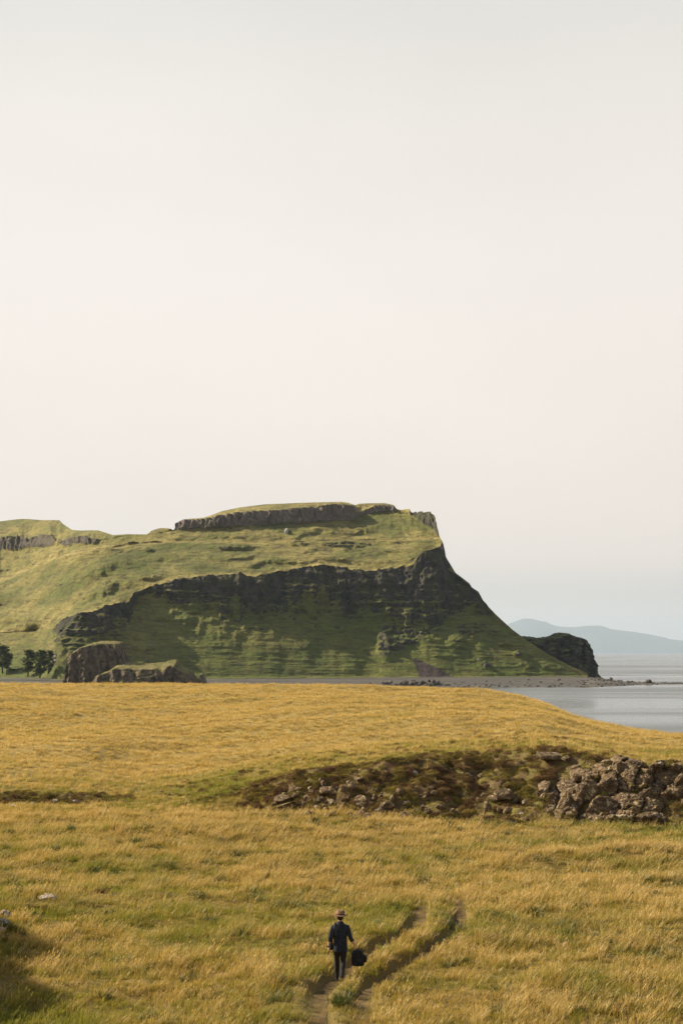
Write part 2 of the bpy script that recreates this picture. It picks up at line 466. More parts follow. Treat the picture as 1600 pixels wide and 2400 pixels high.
HEAD = {}
def build_headland():
    px = np.concatenate([np.arange(-640, -10, 6.0), np.arange(-10, 1376.1, 2.0)])
    n = len(px)
    S = L_S(px)
    wobR = 3.0 * nz1(px, 14, 1.2) * sstep(120, 150, px)
    wobF = (22.0 * nz1(px, 55, 2.2) + 9 * nz1(px, 17, 7.2)) * sstep(330, 420, px) * (1 - sstep(1000, 1060, px) * .6)
    Rl = np.maximum(L_R(px) + wobR, S)
    Fl = np.maximum(L_F(px) + wobF, Rl)
    Ll = np.maximum(L_L(px), S)
    Ul = np.maximum(L_U(px) + 2.0 * nz1(px, 20, 3.3) + 5 * nz1(px, 34, 8.3) * sstep(300, 240, px), S)
    Tl = np.clip(L_T(px) + 1.5 * nz1(px, 16, 4.4) + (9 * np.clip(nz1(px, 26, 5.9), -.3, 1)) * sstep(300, 240, px), S, np.maximum(Ul, S))
    D = [L_DG(px)]; Z = [np.full(n, -17.5)]
    D.append(np.maximum(L_D0(px), D[0] + 2)); Z.append(np.full(n, -16.7))
    def soft(a, sg):
        k = np.exp(-0.5 * (np.arange(-3 * sg, 3 * sg + 1) / sg) ** 2); k /= k.sum()
        return np.convolve(np.pad(a, 3 * sg, mode='edge'), k, mode='valid')
    def climb(py, tan, sg=0):
        D1, Z1 = D[-1], Z[-1]
        p = (HZ - py) / F
        Da, Za = (soft(D1, sg), soft(Z1, sg)) if sg else (D1, Z1)
        d = (tan * Da - Za) / (tan - p)
        if sg: d = soft(d, sg // 3)
        d = np.where(Z1 / D1 >= p, D1 + 0.02, np.maximum(d, D1 + 0.02))
        D.append(d); Z.append(np.where(Z1 / D1 >= p, Z1 + .001, p * d))
    climb(Fl, L_tF(px))
    climb(Rl, 1.5)
    p3 = (HZ - Rl) / F
    has = np.clip((Fl - Rl) / 12, 0, 1)
    D3 = np.maximum(soft(D[3], 18) + .35 * (D[3] - soft(D[3], 4)), D[2] + .05)
    D[3] = np.maximum(has * D3 + (1 - has) * np.maximum(soft(D[3], 10), D[2] + .05), D[2] + .05); Z[3] = p3 * D[3]
    climb(Ll, 0.40, 24)
    bw = L_BW(px)
    ok = (Ll > S + 1)
    D.append(D[-1] + np.where(ok, bw, .02)); Z.append(Z[-1] + np.where(ok, bw * 0.045, .001))
    climb(Ul, 0.46, 12)
    climb(Tl, 2.6)
    climb(S, 0.26, 15)
    Ds, Zs = D[-1], Z[-1]
    fall = np.clip((px - 930) / 60, 0, 1)
    D.append(Ds + 12); Z.append(Zs - 1.0 - 9 * fall)
    D.append(Ds + 90); Z.append(np.maximum(Zs - 8 - 90 * fall, -22))
    D.append(Ds + 420); Z.append(np.maximum(Zs * .35 - 30, -24))
    seg = [10, 96, 84, 64, 10, 34, 34, 22, 4, 6, 6]
    rows_D, rows_Z, sid, st = [], [], [], []
    for k, m in enumerate(seg):
        ts = np.arange(m) / m
        for t in ts:
            a, c = D[k], Z[k]
            if k == 3:                       # the ragged lip evens out quickly above the cliff
                e = math.exp(-t * 16)
                a = e * a + (1 - e) * soft(a, 34); c = e * c + (1 - e) * soft(c, 34)
            if k in (3, 5, 7):               # stepped turf terraces
                env = math.sin(math.pi * t) ** .7; span = D[k + 1] - a
                ph = {3: 2.6, 5: 1.6, 7: 1.3}[k] * t + .55 * nz1(px, 150, 20.0 + k) + .16 * nz1(px, 40, 30.0 + k)
                a = a + span * ({3: .050, 5: .075, 7: .06}[k] + .03 * nz1(px, 90, 40.0 + k)) * env * np.sin(2 * np.pi * ph) / max(1e-3, 1 - t) * (1 - t)
            rows_D.append(a + t * (D[k + 1] - a)); rows_Z.append(c + t * (Z[k + 1] - c)); sid.append(k); st.append(t)
    rows_D.append(D[-1]); rows_Z.append(Z[-1]); sid.append(len(seg) - 1); st.append(1.0)
    DD, ZZ = np.array(rows_D), np.array(rows_Z)
    sid, st = np.array(sid), np.array(st)
    PX = np.broadcast_to(px, DD.shape)
    XX = (PX - 800) / F * DD
    PY = HZ - ZZ / DD * F
    SIDS = np.broadcast_to(sid[:, None], DD.shape); ST = np.broadcast_to(st[:, None], DD.shape)
    # rock mask
    rock = np.zeros_like(DD)
    cliff_h = (Z[3] - Z[2])[None, :]
    ch = np.clip(cliff_h / 6, 0, 1)
    gully = fbm(XX / 9, XX / 60, ZZ / 60, 3)
    rock = np.where(SIDS == 2, ch * (.40 + .60 * sstep(.05, .75, ST + .30 * gully)), rock)
    up_h = (Z[7] - Z[6])[None, :]
    rock = np.where(SIDS == 6, np.clip(up_h / 4, 0, 1), rock)
    drop = np.clip((Z[2][None, :] - ZZ) / 20, 0, 1)
    rock = np.where((SIDS == 1), np.clip(.42 - .5 * drop + .25 * gully, 0, 1) * ch * (drop < 1), rock)
    steep = np.gradient(ZZ, axis=0) / np.maximum(np.gradient(DD, axis=0), .02)
    led = sstep(.62, 1.0, steep) * sstep(.0, .35, fbm(XX / 26, DD / 60, 6.6, 3) + .05)
    rock = np.where((SIDS == 3) | (SIDS == 5) | (SIDS == 7), np.maximum(rock, .72 * led), rock)
    rock = np.where((SIDS == 6), rock * (1 - .38 * sstep(330, 260, PX)), rock)
    # other rock patches: (px, py, rx, ry, strength)
    patches = [(60, 1273, 75, 14, .8), (190, 1268, 48, 9, .75), (40, 1227, 28, 5, .55), (130, 1225, 14, 5, .6), (115, 1226, 60, 5, .35), (215, 1247, 40, 5, .55),
               (255, 1291, 50, 6, .62), (350, 1290, 16, 5, .6), (10, 1336, 16, 5, .6), (380, 1239, 20, 5, .6), (545, 1283, 62, 7, .68), (560, 1308, 40, 5, .5),
               (700, 1275, 24, 5, .62), (815, 1276, 72, 8, .80), (250, 1366, 30, 7, .55), (350, 1354, 44, 6, .58), (140, 1370, 20, 7, .5), (850, 1299, 12, 4, .55),
               (800, 1312, 10, 3, .5), (950, 1272, 40, 4, .5), (675, 1245, 7, 6, .75), (1098, 1392, 30, 34, .95), (1070, 1365, 26, 30, .95), (1128, 1425, 16, 18, .9), (1060, 1420, 36, 30, .8), (1120, 1470, 26, 14, .6), (1160, 1475, 14, 12, .6), (1090, 1480, 30, 26, .55), (1065, 1505, 22, 24, .5),
               (1137, 1559, 12, 9, .8), (1213, 1532, 12, 7, .75), (1180, 1505, 25, 10, .5), (1020, 1420, 50, 60, .62), (950, 1420, 60, 60, .62), (420, 1440, 60, 20, .45),
               (300, 1440, 26, 30, .5), (700, 1500, 40, 20, .25), (340, 1520, 40, 10, .45), (280, 1525, 24, 14, .5), (170, 1510, 40, 22, .62), (150, 1540, 30, 20, .36), (903, 1505, 20, 40, 1.0), (925, 1500, 30, 38, .85), (955, 1490, 40, 26, .8), (1010, 1485, 40, 22, .6),
               (860, 1187, 60, 6, .6), (900, 1188, 26, 6, .8), (1230, 1560, 20, 8, .45), (1290, 1565, 25, 8, .4), (600, 1470, 60, 16, .5), (790, 1470, 40, 12, .5)]
    for (cx, cy, rx, ry, s) in patches:
        q = ((PX - cx) / rx) ** 2 + ((PY - cy) / ry) ** 2
        rock = np.maximum(rock, s * np.clip(1.35 - q, 0, 1))
    # displacement
    foot = np.clip((SIDS + ST) / 1.4, 0, 1) ** 1.2 * (SIDS < 9)
    rk = np.clip(rock * 1.3, 0, 1)
    big = fbm(XX / 60, DD / 60, ZZ / 60, 3)
    rib = ridged(XX / 15, DD / 15, ZZ / 55, 4)
    crag = fbm(XX / 6, DD / 6, ZZ / 8, 4)
    strat = fbm(XX / 60, DD / 60, ZZ / 3.2, 2)
    hum = fbm(XX / 16, DD / 16, ZZ / 9, 4)
    terr = fbm(XX / 40, DD / 40, ZZ / 1.8, 3)
    d = rk * (2.2 * rib + 1.6 * crag + 1.5 * strat + 3.6 * fbm(XX / 20, DD / 40, ZZ / 70, 3)) + (1 - rk) * (0.9 * hum + .6 * terr + 1.5 * fbm(XX / 22, 3.3, ZZ / 150, 3) * (SIDS == 1) + 3.0 * fbm(XX / 38, DD / 38, 2.7, 3) * ((SIDS >= 3) & (SIDS < 8)) * sstep(480, 300, PX) + 1.2 * fbm(XX / 30, DD / 30, 2.7, 3) * ((SIDS >= 3) & (SIDS < 8))) + np.where(SIDS == 1, .9, 3.0) * big * (SIDS < 5) + 2.6 * np.exp(-((PX - 908) / 18.0) ** 2) * sstep(1380, 1450, PY) * sstep(1570, 1535, PY)
    d = d * foot
    d = np.where(SIDS >= 6, d * 0.45, d)
    colm = ridged(XX / 5.2, DD / 5.2, ZZ / 60, 2)
    d = d + np.where(SIDS == 6, 2.6 * colm * np.clip(up_h / 4, 0, 1), 0)
    taper = np.where(SIDS == 7, 1 - 0.8 * ST, 1.0); taper = np.where(SIDS >= 8, 0.2, taper)
    taper = taper * (1 - 0.75 * sstep(1010, 1060, PX) * sstep(40, 0, PY - np.broadcast_to(S, PY.shape)))
    d = d * taper
    YY = DD - d * 0.86
    ZZ2 = ZZ + d * 0.30
    XX2 = XX + rk * 1.6 * fbm(XX / 9, DD / 9, ZZ / 9 + 40, 3) * foot * taper
    me = mesh_np('headland', np.stack([XX2, YY, ZZ2], -1), grid_faces(*DD.shape))
    attr(me, 'rock', rock)
    # bleached turf along the benches and lips, rich green turf low on the left, painted shade in the bowl
    lip = np.zeros_like(DD)
    for ln, w in ((Ll, 7.0), (Rl, 7.0)):
        lip = np.maximum(lip, np.clip(1 - np.abs(PY - ln[None, :] + 2) / w, 0, 1) * (PY < ln[None, :] + 3) * (SIDS != 2))
    dry = lip * 0.5 + np.clip(fbm(XX / 45, DD / 45, ZZ / 20, 3) * .8, 0, .35) * (SIDS >= 3)
    dry = dry + 0.35 * (SIDS == 7) * sstep(300, 450, PX) + .25 * (SIDS == 5) * (PX < 420)
    attr(me, 'dry', np.clip(dry, 0, 1))
    lush_shade = np.clip(1.2 - np.abs(PY - 1575) / 35, 0, 1) * sstep(260, 90, PX) * .9 + .6 * sstep(1420, 1470, PY) * sstep(330, 420, PX) * sstep(.1, .5, fbm(XX / 30, DD / 30, ZZ / 30 + 7, 3) + .25)
    lush_shade = np.maximum(lush_shade, .62 * sstep(310, 400, PX) * sstep(1365, 1420, PY) * (SIDS <= 2) * (.75 + .5 * fbm(XX / 25, DD / 25, ZZ / 25, 3)) * (1 - .45 * sstep(1560, 1590, PY)))  # shade of the whole bowl put into the turf colour
    attr(me, 'lush_shade', np.clip(lush_shade, 0, 1))
    brown = np.clip(1 - np.abs(PX - 893 - (PY - 1490) * .12) / 7, 0, 1) * ((PY > 1440) & (PY < 1548)) * .8  # sunlit left edge of the rib, painted as a paler strip
    brown = np.maximum(brown, np.clip(1 - np.abs(PY - Rl[None, :] - 5) / 9, 0, 1) * sstep(600, 660, PX) * sstep(740, 690, PX))
    brown = brown * np.clip(.5 + 1.2 * crag, 0, 1) * sstep(1400, 1460, PY) + (.75 - .35 * sstep(330, 260, PX) - .65 * sstep(940, 965, PX)) * (SIDS == 6)  # summit cliff lightened in colour to stand in for sun on it
    attr(me, 'brown', brown)
    tri = np.array([(967, 1543), (987, 1540), (1010, 1552), (1040, 1574), (1078, 1592), (984, 1592)], float)
    inside = np.full(PX.shape, 1e9)
    for i in range(len(tri)):
        a, b = tri[i], tri[(i + 1) % len(tri)]
        e = b - a; nn = np.array([-e[1], e[0]]) / np.hypot(*e)
        inside = np.minimum(inside, (PX - a[0]) * nn[0] + (PY - a[1]) * nn[1])
    attr(me, 'scree', np.clip(inside / 6 + .5, 0, 1) * (SIDS < 3))
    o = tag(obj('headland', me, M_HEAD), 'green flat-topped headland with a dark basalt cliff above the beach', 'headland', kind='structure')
    HEAD['px'], HEAD['py'] = PX, HZ - ZZ2 / YY * F
    HEAD['pts'] = np.stack([XX2, YY, ZZ2], -1)
    HEAD['front'] = SIDS < 8
build_headland()

def on_headland(px, py):
    q = (HEAD['px'] - px) ** 2 + (HEAD['py'] - py) ** 2 + np.where(HEAD['front'], 0, 1e6)
    i = np.unravel_index(np.argmin(q), q.shape)
    return Vector(HEAD['pts'][i])

# ------------------------------------------------------------------ beach and spit
L_W = line([(-700, 800), (1150, 823), (1290, 823), (1372, 824), (1450, 850), (1490, 880), (1530, 892), (1600, 908), (1700, 925), (2000, 950)], 6)
L_BT = line([(-700, 930), (0, 930), (120, 930), (220, 925), (300, 935), (420, 965), (870, 1045), (910, 1015), (1100, 1036), (1300, 1068), (1372, 1085), (1395, 1060), (1440, 990), (1480, 945), (1600, 932), (1750, 940), (2000, 955)], 8)
def beach_z(px, D):
    w, b = L_W(px), L_BT(px)
    t = (D - w) / np.maximum(b - w, 1)
    zi = -20 + 2.9 * np.clip(t, 0, 1.3)                              # rises inland
    hump = L_HUMP(px)
    zs = -20 + hump * np.sin(np.pi * np.clip(t, 0, 1)) - 2.5 * np.clip(-t, 0, .5) - 2.5 * np.clip(t - 1, 0, .5)
    k = sstep(1365, 1400, px)
    return zi * (1 - k) + zs * k - 1.5 * np.clip(-t, 0, 1) * (1 - k)
L_HUMP = line([(1300, 2.6), (1395, 3.0), (1440, 1.7), (1480, 1.0), (1600, .55), (1700, .35), (2000, 0.1)], 5)
def build_beach():
    px = np.arange(-640, 1990, 4.0)
    ts = np.linspace(-0.12, 1.12, 60)
    w, b = L_W(px), L_BT(px)
    D = w[None] + ts[:, None] * (b - w)[None]
    PX = np.broadcast_to(px, D.shape)
    X = (PX - 800) / F * D
    Z = beach_z(PX, D) + .18 * fbm(X / 9, D / 9, 0.3, 4)
    me = mesh_np('beach', np.stack([X, D, Z], -1), grid_faces(*D.shape))
    tag(obj('beach', me, M_BEACH), 'grey shingle beach below the headland', 'beach', kind='structure')
build_beach()

# ------------------------------------------------------------------ rock meshes
def rock_mesh(name, seed, sub=3, cuts=9, rough=0.10, flat=0.0):
    r = random.Random(seed)
    bm = bmesh.new()
    bmesh.ops.create_icosphere(bm, subdivisions=sub, radius=1.0)
    planes = []
    for _ in range(cuts):
        v = Vector((r.gauss(0, 1), r.gauss(0, 1), r.gauss(0, 1))).normalized()
        planes.append((v, r.uniform(0.48, 0.84)))
    co = np.array([v.co[:] for v in bm.verts])
    for v, d in planes:
        q = co @ np.array(v)
        over = np.clip(q - d, 0, None)
        co = co - over[:, None] * np.array(v)[None] * 0.99
    s = seed * 3.17
    nrm = co / np.linalg.norm(co, axis=1)[:, None]
    disp = rough * (fbm(co[:, 0] * 2.2 + s, co[:, 1] * 2.2, co[:, 2] * 2.2, 3)) + rough * .6 * ridged(co[:, 0] * 1.5, co[:, 1] * 1.5 + s, co[:, 2] * 4.0, 2) - rough * .4
    co = co + nrm * disp[:, None]
    for v, c in zip(bm.verts, co): v.co = c
    me = bpy.data.meshes.new(name)
    bm.to_mesh(me); bm.free()
    for p in me.polygons: p.use_smooth = True
    return me

def mat_rock(name, dark, mid, pale, lichen=0.55, sc=1.0):
    t = NT(name)
    P = t.pos()
    n1 = t.noise(P, 1.3 * sc, 6, 0.65)
    n2 = t.noise(P, 7.0 * sc, 5, 0.7)
    n3 = t.noise(P, 3.1 * sc, 6, 0.75, 0.8)
    c = t.mix(t.rng(n1, 0.35, 0.66), dark, mid)
    c = t.mix(t.rng(n2, 0.48, 0.78, 0, 0.7), c, tuple(v * .5 for v in dark))
    c = t.mix(t.rng(n3, lichen, lichen + .12, 0, 0.85), c, pale)
    n5 = t.noise(P, 19.0 * sc, 4, 0.75)
    c = t.mix(t.rng(n5, .52, .72, 0, .55), c, tuple(v * 1.15 for v in pale))
    c = t.mix(t.rng(n5, .46, .32, 0, .6), c, tuple(v * .45 for v in dark))
    crack = t.n('TexVoronoi', {'Vector': t.mapped(P, (1, 1, 1.7)), 'Scale': 2.4 * sc}, feature='DISTANCE_TO_EDGE').outputs['Distance']
    h = t.math('ADD', t.math('MULTIPLY', n1, .5), t.math('ADD', t.math('MULTIPLY', n2, .22), t.math('MULTIPLY', t.rng(crack, 0, .12), .16)))
    t.principled(c, 0.92, t.bump(h, 0.35 / sc, 1.0))
    return t.m
M_SHORE = mat_rock('shore_rock', (0.045, 0.042, 0.040), (0.13, 0.115, 0.10), (0.24, 0.215, 0.18), 0.56, 0.25)
M_WHITE = mat_rock('pale_boulder', (0.28, 0.26, 0.24), (0.40, 0.38, 0.35), (0.55, 0.53, 0.50), 0.5, 0.4)
SHORE = [rock_mesh('shore_rock', 100 + i, 2, 8, .12) for i in range(6)]
for m_ in SHORE: m_.materials.append(M_SHORE)
WHITE = [rock_mesh('pale_rock', 140 + i, 2, 8, .10) for i in range(2)]
for m_ in WHITE: m_.materials.append(M_WHITE)

# ------------------------------------------------------------------ grassy rock stacks
def stack(name, outline, D, ry, z0, mat, ribs=1.0, seed=0, nseg=220, nrow=46, ncap=26, lean=.12, dip=2.0):
    p = np.array(outline, float)
    x_out = (p[:, 0] - 800) / F * D
    z_out = (HZ - p[:, 1]) / F * D
    x0, x1 = x_out[0], x_out[-1]
    cx, rx = (x0 + x1) / 2, (x1 - x0) / 2
    th = np.linspace(0, 2 * np.pi, nseg, endpoint=False)
    cs, sn = np.cos(th), np.sin(th)
    sup = lambda c: np.sign(c) * np.abs(c) ** 0.75
    ox, oy = sup(cs), sup(sn)
    V = []
    topz = lambda x: np.interp(x, x_out, z_out)
    for t in np.linspace(0, 1, nrow):
        k = 1 - lean * t ** 1.4
        x = cx + rx * ox * (1 - 0.02 * t); y = D + ry * oy * k
        h = np.maximum(topz(x) - z0, .3)
        z = z0 + h * (t * 0.97)
        V.append(np.stack([x, y, z], -1))
    for t in np.linspace(0, 1, ncap + 1)[1:]:
        k = (1 - lean) * (1 - t)
        x = cx + rx * ox * .98 * (1 - t * .999); y = D + ry * oy * k
        h = np.maximum(topz(x) - z0, .3)
        z = z0 + h * (.97 + .03 * math.sin(min(1, t * 4) * math.pi / 2))
        V.append(np.stack([x, y, z], -1))
    V = np.array(V)
    hh = np.clip((V[..., 2] - z0) / 20.0, 0, 1)
    V[..., 2] -= dip * hh * np.clip(1 - (V[..., 1] - D) / ry, 0, 2) / 2
    wall = np.concatenate([np.ones(nrow), np.linspace(.8, .1, ncap)])[:, None]
    n = np.stack([np.broadcast_to(ox * .8, V.shape[:2]), np.broadcast_to(oy, V.shape[:2])], -1)
    n = n / np.linalg.norm(n, axis=-1, keepdims=True)
    x, y, z = V[..., 0], V[..., 1], V[..., 2]
    rib = ridged(x / 9 + seed, y / 9, z / 45, 2) * 3.4 + ridged(x / 4 + seed, y / 4, z / 20, 2) * .9 + fbm(x / 3 + seed, y / 3, z / 4, 4) * .8 + fbm(x / 12 + seed, y / 12, z / 14, 2) * 1.6
    d = rib * wall * ribs
    V[..., 0] += n[..., 0] * d * .35 + ribs * .7 * fbm(x / 3.2, y / 3.2, z / 2.6 + seed, 3); V[..., 1] += n[..., 1] * d + ribs * 1.1 * fbm(x / 2.2, y / 2.2, z / 1.9 + seed, 3) * wall
    V[..., 2] += ribs * .45 * fbm(x / 3.0, y / 3.0, z / 3.0 + seed + 9, 3)
    V[..., 2] += (1 - wall) * .35 * fbm(x / 5, y / 5, seed + .2, 3)
    me = mesh_np(name, V, grid_faces(V.shape[0], nseg, True))
    return obj(name, me, mat)
o = stack('rock_stack', [(150, 1606), (158, 1600), (166, 1582), (170, 1560), (173, 1540), (181, 1525), (198, 1513), (214, 1506), (230, 1501), (246, 1500), (278, 1503), (282, 1512), (288, 1535), (297, 1556), (312, 1582), (324, 1606)], 850, 17, -20.5, M_STACK, 1.0, 3)
tag(o, 'taller grass-capped brown rock stack on the beach near the pines', 'rock stack')
o = stack('rock_stack', [(222, 1606), (227, 1590), (232, 1580), (245, 1572), (268, 1563), (276, 1554), (290, 1551), (340, 1553.5), (380, 1550), (398, 1543.5), (413, 1543), (417, 1551), (426, 1558), (441, 1568), (455, 1586), (468, 1606)], 826, 14, -20.5, M_STACK, 1.0, 9, dip=5.0)
tag(o, 'long low grass-topped rock stack in front of the taller one', 'rock stack')
o = stack('rock_pinnacle', [(460, 1606), (464, 1592), (468, 1583), (472, 1576), (475, 1577), (479, 1585), (482, 1594), (486, 1606)], 822, 2.6, -20.5, M_STACK, .35, 21, 90, 30, 12)
tag(o, 'small pointed rock pinnacle at the right end of the long stack', 'rock')
o = stack('rocky_promontory', [(1130, 1560), (1170, 1500), (1211, 1491), (1236, 1490), (1254, 1494), (1283, 1492), (1297, 1488), (1313, 1481), (1322, 1483), (1336, 1490), (1354, 1494), (1360, 1501), (1367, 1517), (1374, 1542), (1381, 1564), (1388, 1590), (1390, 1596)], 1125, 38, -20.5, M_POINT, 2.1, 33, 260, 56, 30, .3)
tag(o, 'dark rocky promontory at the seaward end of the headland', 'promontory', kind='structure')

# ================================================================== THE FIELD
GZ = -8.1
f_Db = line([(-700, 79), (0, 76.5), (200, 75.5), (400, 75), (600, 73.5), (650, 71.5), (900, 69.8), (1000, 69), (1250, 68), (1500, 67), (1600, 67), (2400, 67)], 18)
f_Dt = line([(-700, 81), (0, 78.5), (200, 77.3), (400, 78.5), (600, 76.5), (700, 74.6), (900, 74.2), (1060, 75.5), (1110, 77), (1260, 74), (1400, 71.8), (1500, 70.4), (1600, 70.6), (2400, 71)], 14)
f_Pt = line([(-700, 1852), (0, 1856), (200, 1862), (330, 1872), (450, 1868), (600, 1838), (700, 1812), (900, 1788), (1060, 1772), (1110, 1776), (1260, 1762), (1330, 1766), (1400, 1774), (1500, 1796), (1600, 1792), (2400, 1790)], 14)
f_Dc = line([(-700, 220), (0, 205), (600, 200), (900, 190), (1130, 170), (1260, 145), (1340, 130), (1480, 112), (1600, 104), (2400, 100)], 20)
f_Pc = line([(-700, 1598), (0, 1604), (300, 1605), (600, 1607), (800, 1609.5), (1000, 1613), (1130, 1618), (1200, 1630), (1260, 1647), (1305, 1664), (1340, 1682), (1400, 1699), (1480, 1720), (1560, 1730), (1600, 1731), (1700, 1733), (2400, 1750)], 8)

def ppx(x, y):
    return np.clip(800 + F * x / np.maximum(y, 24.0), -690, 2390)

def poly_dist(x, y, pts):
    best = np.full(np.shape(x), 1e9)
    side = np.zeros(np.shape(x))
    for (x0, y0), (x1, y1) in zip(pts[:-1], pts[1:]):
        ex, ey = x1 - x0, y1 - y0
        L2 = ex * ex + ey * ey
        t = np.clip(((x - x0) * ex + (y - y0) * ey) / L2, 0, 1)
        dx, dy = x - x0 - t * ex, y - y0 - t * ey
        d = np.hypot(dx, dy)
        s = np.sign(dx * ey - dy * ex)
        side = np.where(d < best, s, side)
        best = np.minimum(best, d)
    return best, side
def flat(px, py):
    D = -GZ * F / (py - HZ)
    return ((px - 800) / F * D, D)
RUT1 = [flat(*q) for q in [(760, 2480), (748, 2400), (751, 2328), (772, 2292), (815, 2260), (880, 2220), (938, 2192), (974, 2166), (986, 2138), (978, 2116), (960, 2098)]]
RUT2 = [flat(*q) for q in [(870, 2480), (850, 2400), (846, 2336), (868, 2302), (922, 2266), (980, 2240), (1026, 2211), (1060, 2180), (1080, 2155), (1078, 2132), (1060, 2108)]]

def rut_depth(x, y):
    d1, s1 = poly_dist(x, y, RUT1)
    d2, s2 = poly_dist(x, y, RUT2)
    fade = 1 - sstep(43.5, 46.5, y)
    wv = 1.08 + .20 * fbm(x / .7, y / .9, 51.0, 3)
    k1 = np.exp(-(d1 / (0.30 * wv)) ** 4) * fade; k2 = np.exp(-(d2 / (0.27 * wv)) ** 4) * fade * (1 - .6 * sstep(34.4, 32.0, y))
    k1 = k1 * (1 - .55 * sstep(35, 32.5, y))
    return k1, k2

def trodden(x, y):
    d1, _ = poly_dist(x, y, RUT1)
    d2, _ = poly_dist(x, y, RUT2)
    w = .30 + .35 * sstep(36.8, 34.5, y)
    return np.maximum(np.exp(-(d1 / w) ** 4), .75 * np.exp(-(d2 / (.27 + .15 * sstep(34.5, 32, y))) ** 4)) * (1 - sstep(43.5, 46.5, y))

def bank_mask(x, y):
    px = ppx(x, y)
    db, dt = f_Db(px), f_Dt(px)
    t = (y - db) / (dt - db)
    tw = t + .30 * fbm(x / 2.4, y / 2.4, 31.0, 3) * sstep(.3, .9, t) + .10 * fbm(x / .8, y / .8, 37.0, 2)
    px = px + 45 * fbm(x / 2.0, y / 1.2, 41.0, 3)
    return np.where((t > -0.3) & (t < 2.2), np.minimum(sstep(-.12, .08, tw), 1 - sstep(.85, 1.45, tw)), 0), t, px

def base_h(x, y):
    px = ppx(x, y)
    db, dt, dc = f_Db(px), f_Dt(px), f_Dc(px)
    zt = (HZ - f_Pt(px)) / F * dt
    zc = (HZ - f_Pc(px)) / F * dc
    zn = np.where(y < 28, GZ + (28 - np.clip(y, -8, 28)) * 0.245, GZ)
    zn = zn + 0.05 * np.clip(26 - y, 0, 4) ** 2 * 0
    t = np.clip((y - db) / (dt - db), 0, 1)
    z = zn + (zt - GZ) * (t * t * (3 - 2 * t) * .6 + .4 * t)
    u = np.clip((y - dt) / (dc - dt), 0, 1)
    z = z + (zc - zt) * (1 - (1 - u) ** 1.25)
    e = np.clip(y - dc, 0, None)
    z = z - np.minimum(0.0022 * e * e, 0.55 * e) - 0.02 * e
    return z

def field_h(x, y, fine=True):
    z = base_h(x, y)
    far = sstep(26, 34, y)
    z = z + far * (0.20 * fbm(x / 14, y / 9, 1.7, 2) + 0.10 * perlin(x / 3.1, y / 2.2, 5.1))
    if fine:
        z = z + far * (0.075 * fbm(x / 0.9, y / 0.7, 2.2, 2) + .05 * np.abs(perlin(x / 1.7, y / 1.3, 9.2)))
    # step in the turf on the right, little hollows on the left
    z = z + 0.22 * np.exp(-((y - 55.5 - .25 * (x - 9)) / 1.6) ** 2) * sstep(5.5, 8.5, x) * far
    z = z + 0.28 * np.exp(-((y - 63.0 + .05 * x) / 1.5) ** 2) * sstep(2, -4, x) * sstep(-17, -12, x) * far
    # hummock beyond the left edge of the frame
    z = z + 3.7 * np.exp(-(((x + 13.1) / 2.3) ** 2 + ((y - 39.0) / 3.3) ** 2)) + 3.2 * np.exp(-(((x + 11.9) / 2.4) ** 2 + ((y - 33.5) / 3.0) ** 2))
    b, t, px = bank_mask(x, y)
    rough = b * sstep(560, 680, px) * (1 - .75 * sstep(.7, 1.05, t))
    z = z + rough * (1.0 * np.abs(perlin(x / 1.9, y / 1.25, 3.3)) + .42 * np.abs(perlin(x / .85, y / .6, 13.3)) - .34 + 0.10 * fbm(x / .7, y / .5, 4.4, 2))
    bl = b * sstep(330, 200, px)
    z = z + bl * .22 * fbm(x / 1.1, y / .8, 6.1, 3)
    k1, k2 = rut_depth(x, y)
    z = z - 0.23 * np.maximum(k1, k2)
    # undulation of the far part of the field
    z = z + sstep(80, 100, y) * (1 - sstep(.8, 1.0, (y - 80) / (f_Dc(ppx(x, y)) - 80))) * (1.0 * fbm(x / 34, y / 17, 7.7, 3) + .22 * fbm(x / 6, y / 4, 2.7, 2))
    return z

def ground_at(px, py, d0=27.0, d1=230.0):
    D = np.concatenate([np.arange(d0, 100, .05), np.arange(100, d1, .2)])
    x = (px - 800) / F * D
    z = field_h(x, D)
    p = HZ - z / D * F
    ok = np.where(p <= py)[0]
    i = ok[0] if len(ok) else len(D) - 1
    return Vector((x[i], D[i], z[i]))

def field_nodes(t):
    """turf colour from where it grows; shared by soil and grass"""
    P = t.pos()
    y = t.n('SeparateXYZ', {0: P}).outputs[1]
    x = t.n('SeparateXYZ', {0: P}).outputs[0]
    n1 = t.noise(t.mapped(P, (0.7, 1, .3)), 0.085, 4, 0.6)
    n2 = t.noise(t.mapped(P, (0.6, 1, .3), (9, 3, 0)), 0.33, 4, 0.65)
    n3 = t.noise(t.mapped(P, (0.7, 1, .3), (3, 31, 0)), 1.15, 3, 0.65)
    return P, x, y, n1, n2, n3

